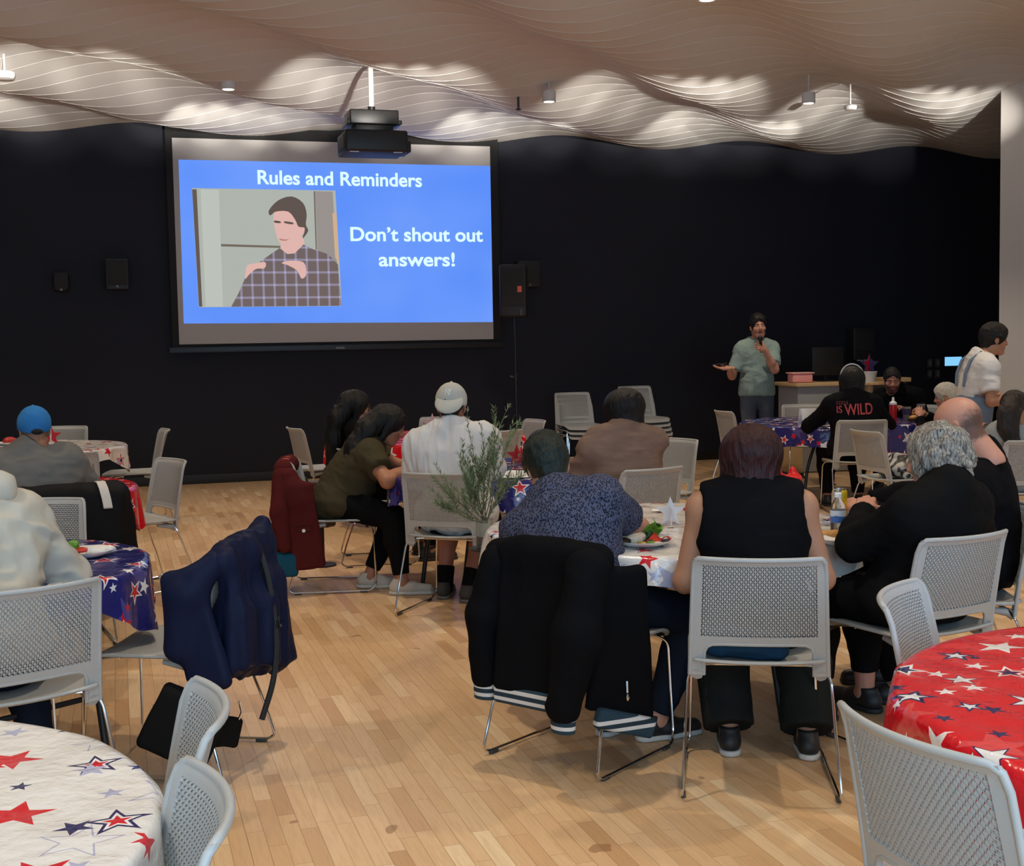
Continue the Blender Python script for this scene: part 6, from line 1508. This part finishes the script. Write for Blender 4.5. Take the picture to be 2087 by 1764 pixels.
# ------------------------------------------------------------------ presenter's phone and microphone
r = thing('microphone', 'black handheld microphone in the presenter\'s fist', 'microphone', (2.655, 13.545, 1.36))
a, b = Vector((.012, .045, .04)), Vector((-.012, -.005, .215))
m = MB(); m.tube([a, a+(b-a)*.72], [.0125, .0165], 14); m.build('handle', black_plastic, r); S = Sdf((-.1, -.1, .1), (.1, .15, .3), .004); c = a+(b-a)*.86; S.ell(tuple(c), (.026, .026, .03)); part_sdf('mesh_head', S, black_metal, r)
r = thing('mobile_phone', 'black phone lying on the presenter\'s open palm', 'phone', (2.235, 13.655, 1.282), 20); m = MB(); m.box((0, 0, 0), (.15, .075, .012), .005, Matrix.Rotation(radians(-6), 3, 'Y')); m.build('body', black_plastic, r)

# ------------------------------------------------------------------ the rosemary plant
def plant():
    root = thing('rosemary_plant', 'tall wispy grey green sprigs in a glass vase beside the white capped man', 'plant', (-.155, 6.72, 0))
    rng = random.Random(5); V = []; F = []; st = MB()
    lf = NT('grey_green_leaf'); lf.p(Base_Color=lf.mix(lf.noise(lf.coord('Object'), 30), (.10, .155, .06, 1), (.27, .34, .20, 1)), Roughness=.6)
    def leaf(p, d, L, w_):
        d = d.normalized(); s = d.cross(Vector((0, 0, 1))); s = s.normalized() if s.length > .01 else Vector((1, 0, 0)); u = s.cross(d)
        b = len(V); q = [p, p+d*L*.4+s*w_, p+d*L*.45+u*w_*.5, p+d*L*.4-s*w_, p+d*L]
        V.extend([tuple(x) for x in q]); F.extend([(b, b+1, b+2), (b, b+2, b+3), (b+1, b+4, b+2), (b+2, b+4, b+3)])
    def sprig(p, d, L, r):
        n = 14; P = [p.copy()]; dd = d.normalized()
        for i in range(n):
            dd = (dd+Vector((rng.gauss(0, .07), rng.gauss(0, .07), .03))).normalized(); P.append(P[-1]+dd*L/n)
            if i > 1:
                for k in range(5):
                    a = rng.uniform(0, 2*pi); o = dd.orthogonal().normalized(); o = Matrix.Rotation(a, 3, dd) @ o
                    leaf(P[-1]-dd*rng.uniform(0, L/n), dd*.9+o*.75, rng.uniform(.030, .058)*(1-.35*i/n), .0036)
        st.tube(P, [r, r*.3], 5)
        return P
    top = Vector((0, 0, .60))
    for (dx, dy, dz, L) in ((-.36, -.1, 1, .50), (-.20, .0, 1, .62), (.06, .05, 1, .52), (.18, -.05, 1, .66), (.26, .1, 1, .55), (-.62, -.1, .62, .40), (-.5, .1, .45, .32), (.12, -.2, 1, .40), (.34, -.1, .75, .40), (-.85, -.2, .42, .36), (-.75, -.15, .2, .30), (.3, .1, .5, .36), (-.1, -.1, 1, .36), (.16, 0, 1, .46), (-.4, -.2, .8, .34)):
        P = sprig(top+Vector((rng.uniform(-.02, .02), rng.uniform(-.02, .02), 0)), Vector((dx, dy, dz)), L, .003)
        for k in range(2): q = P[rng.randint(4, 9)]; sprig(q, Vector((dx+rng.gauss(0, .4), dy+rng.gauss(0, .3), dz)), L*.4, .002)
    mb = MB(); mb.add(V, F); mb.build('foliage', lf.m, root, smooth=False); st.build('stem', plain('stem_green_brown', (.12, .11, .06, 1), .7), root)
    g = NT('vase_glass'); g.p(Base_Color=(.86, .92, .90, 1), Roughness=.05, Transmission_Weight=.9, IOR=1.2)
    mb = MB(); mb.lathe((0, 0, .47), [(0, .003), (.040, 0), (.045, .008), (.047, .15), (.049, .152), (.046, .15), (.042, .01), (0, .008)], 28); mb.build('vase', g.m, root)
    mb = MB(); mb.lathe((0, 0, .48), [(0, 0), (.040, 0), (.042, .05), (0, .05)], 20); mb.build('water', plain('plant_water', (.10, .14, .05, 1), .2), root)
    mb = MB(); mb.lathe((0, 0, .455), [(0, 0), (.085, 0), (.087, .012), (0, .014)], 28); mb.tube([(0, 0, .01), (0, 0, .46)], .008, 8); mb.lathe((0, 0, 0), [(.10, 0), (.10, .008), (.01, .016)], 24); mb.build('plant_stand', dark_steel, root)
plant()
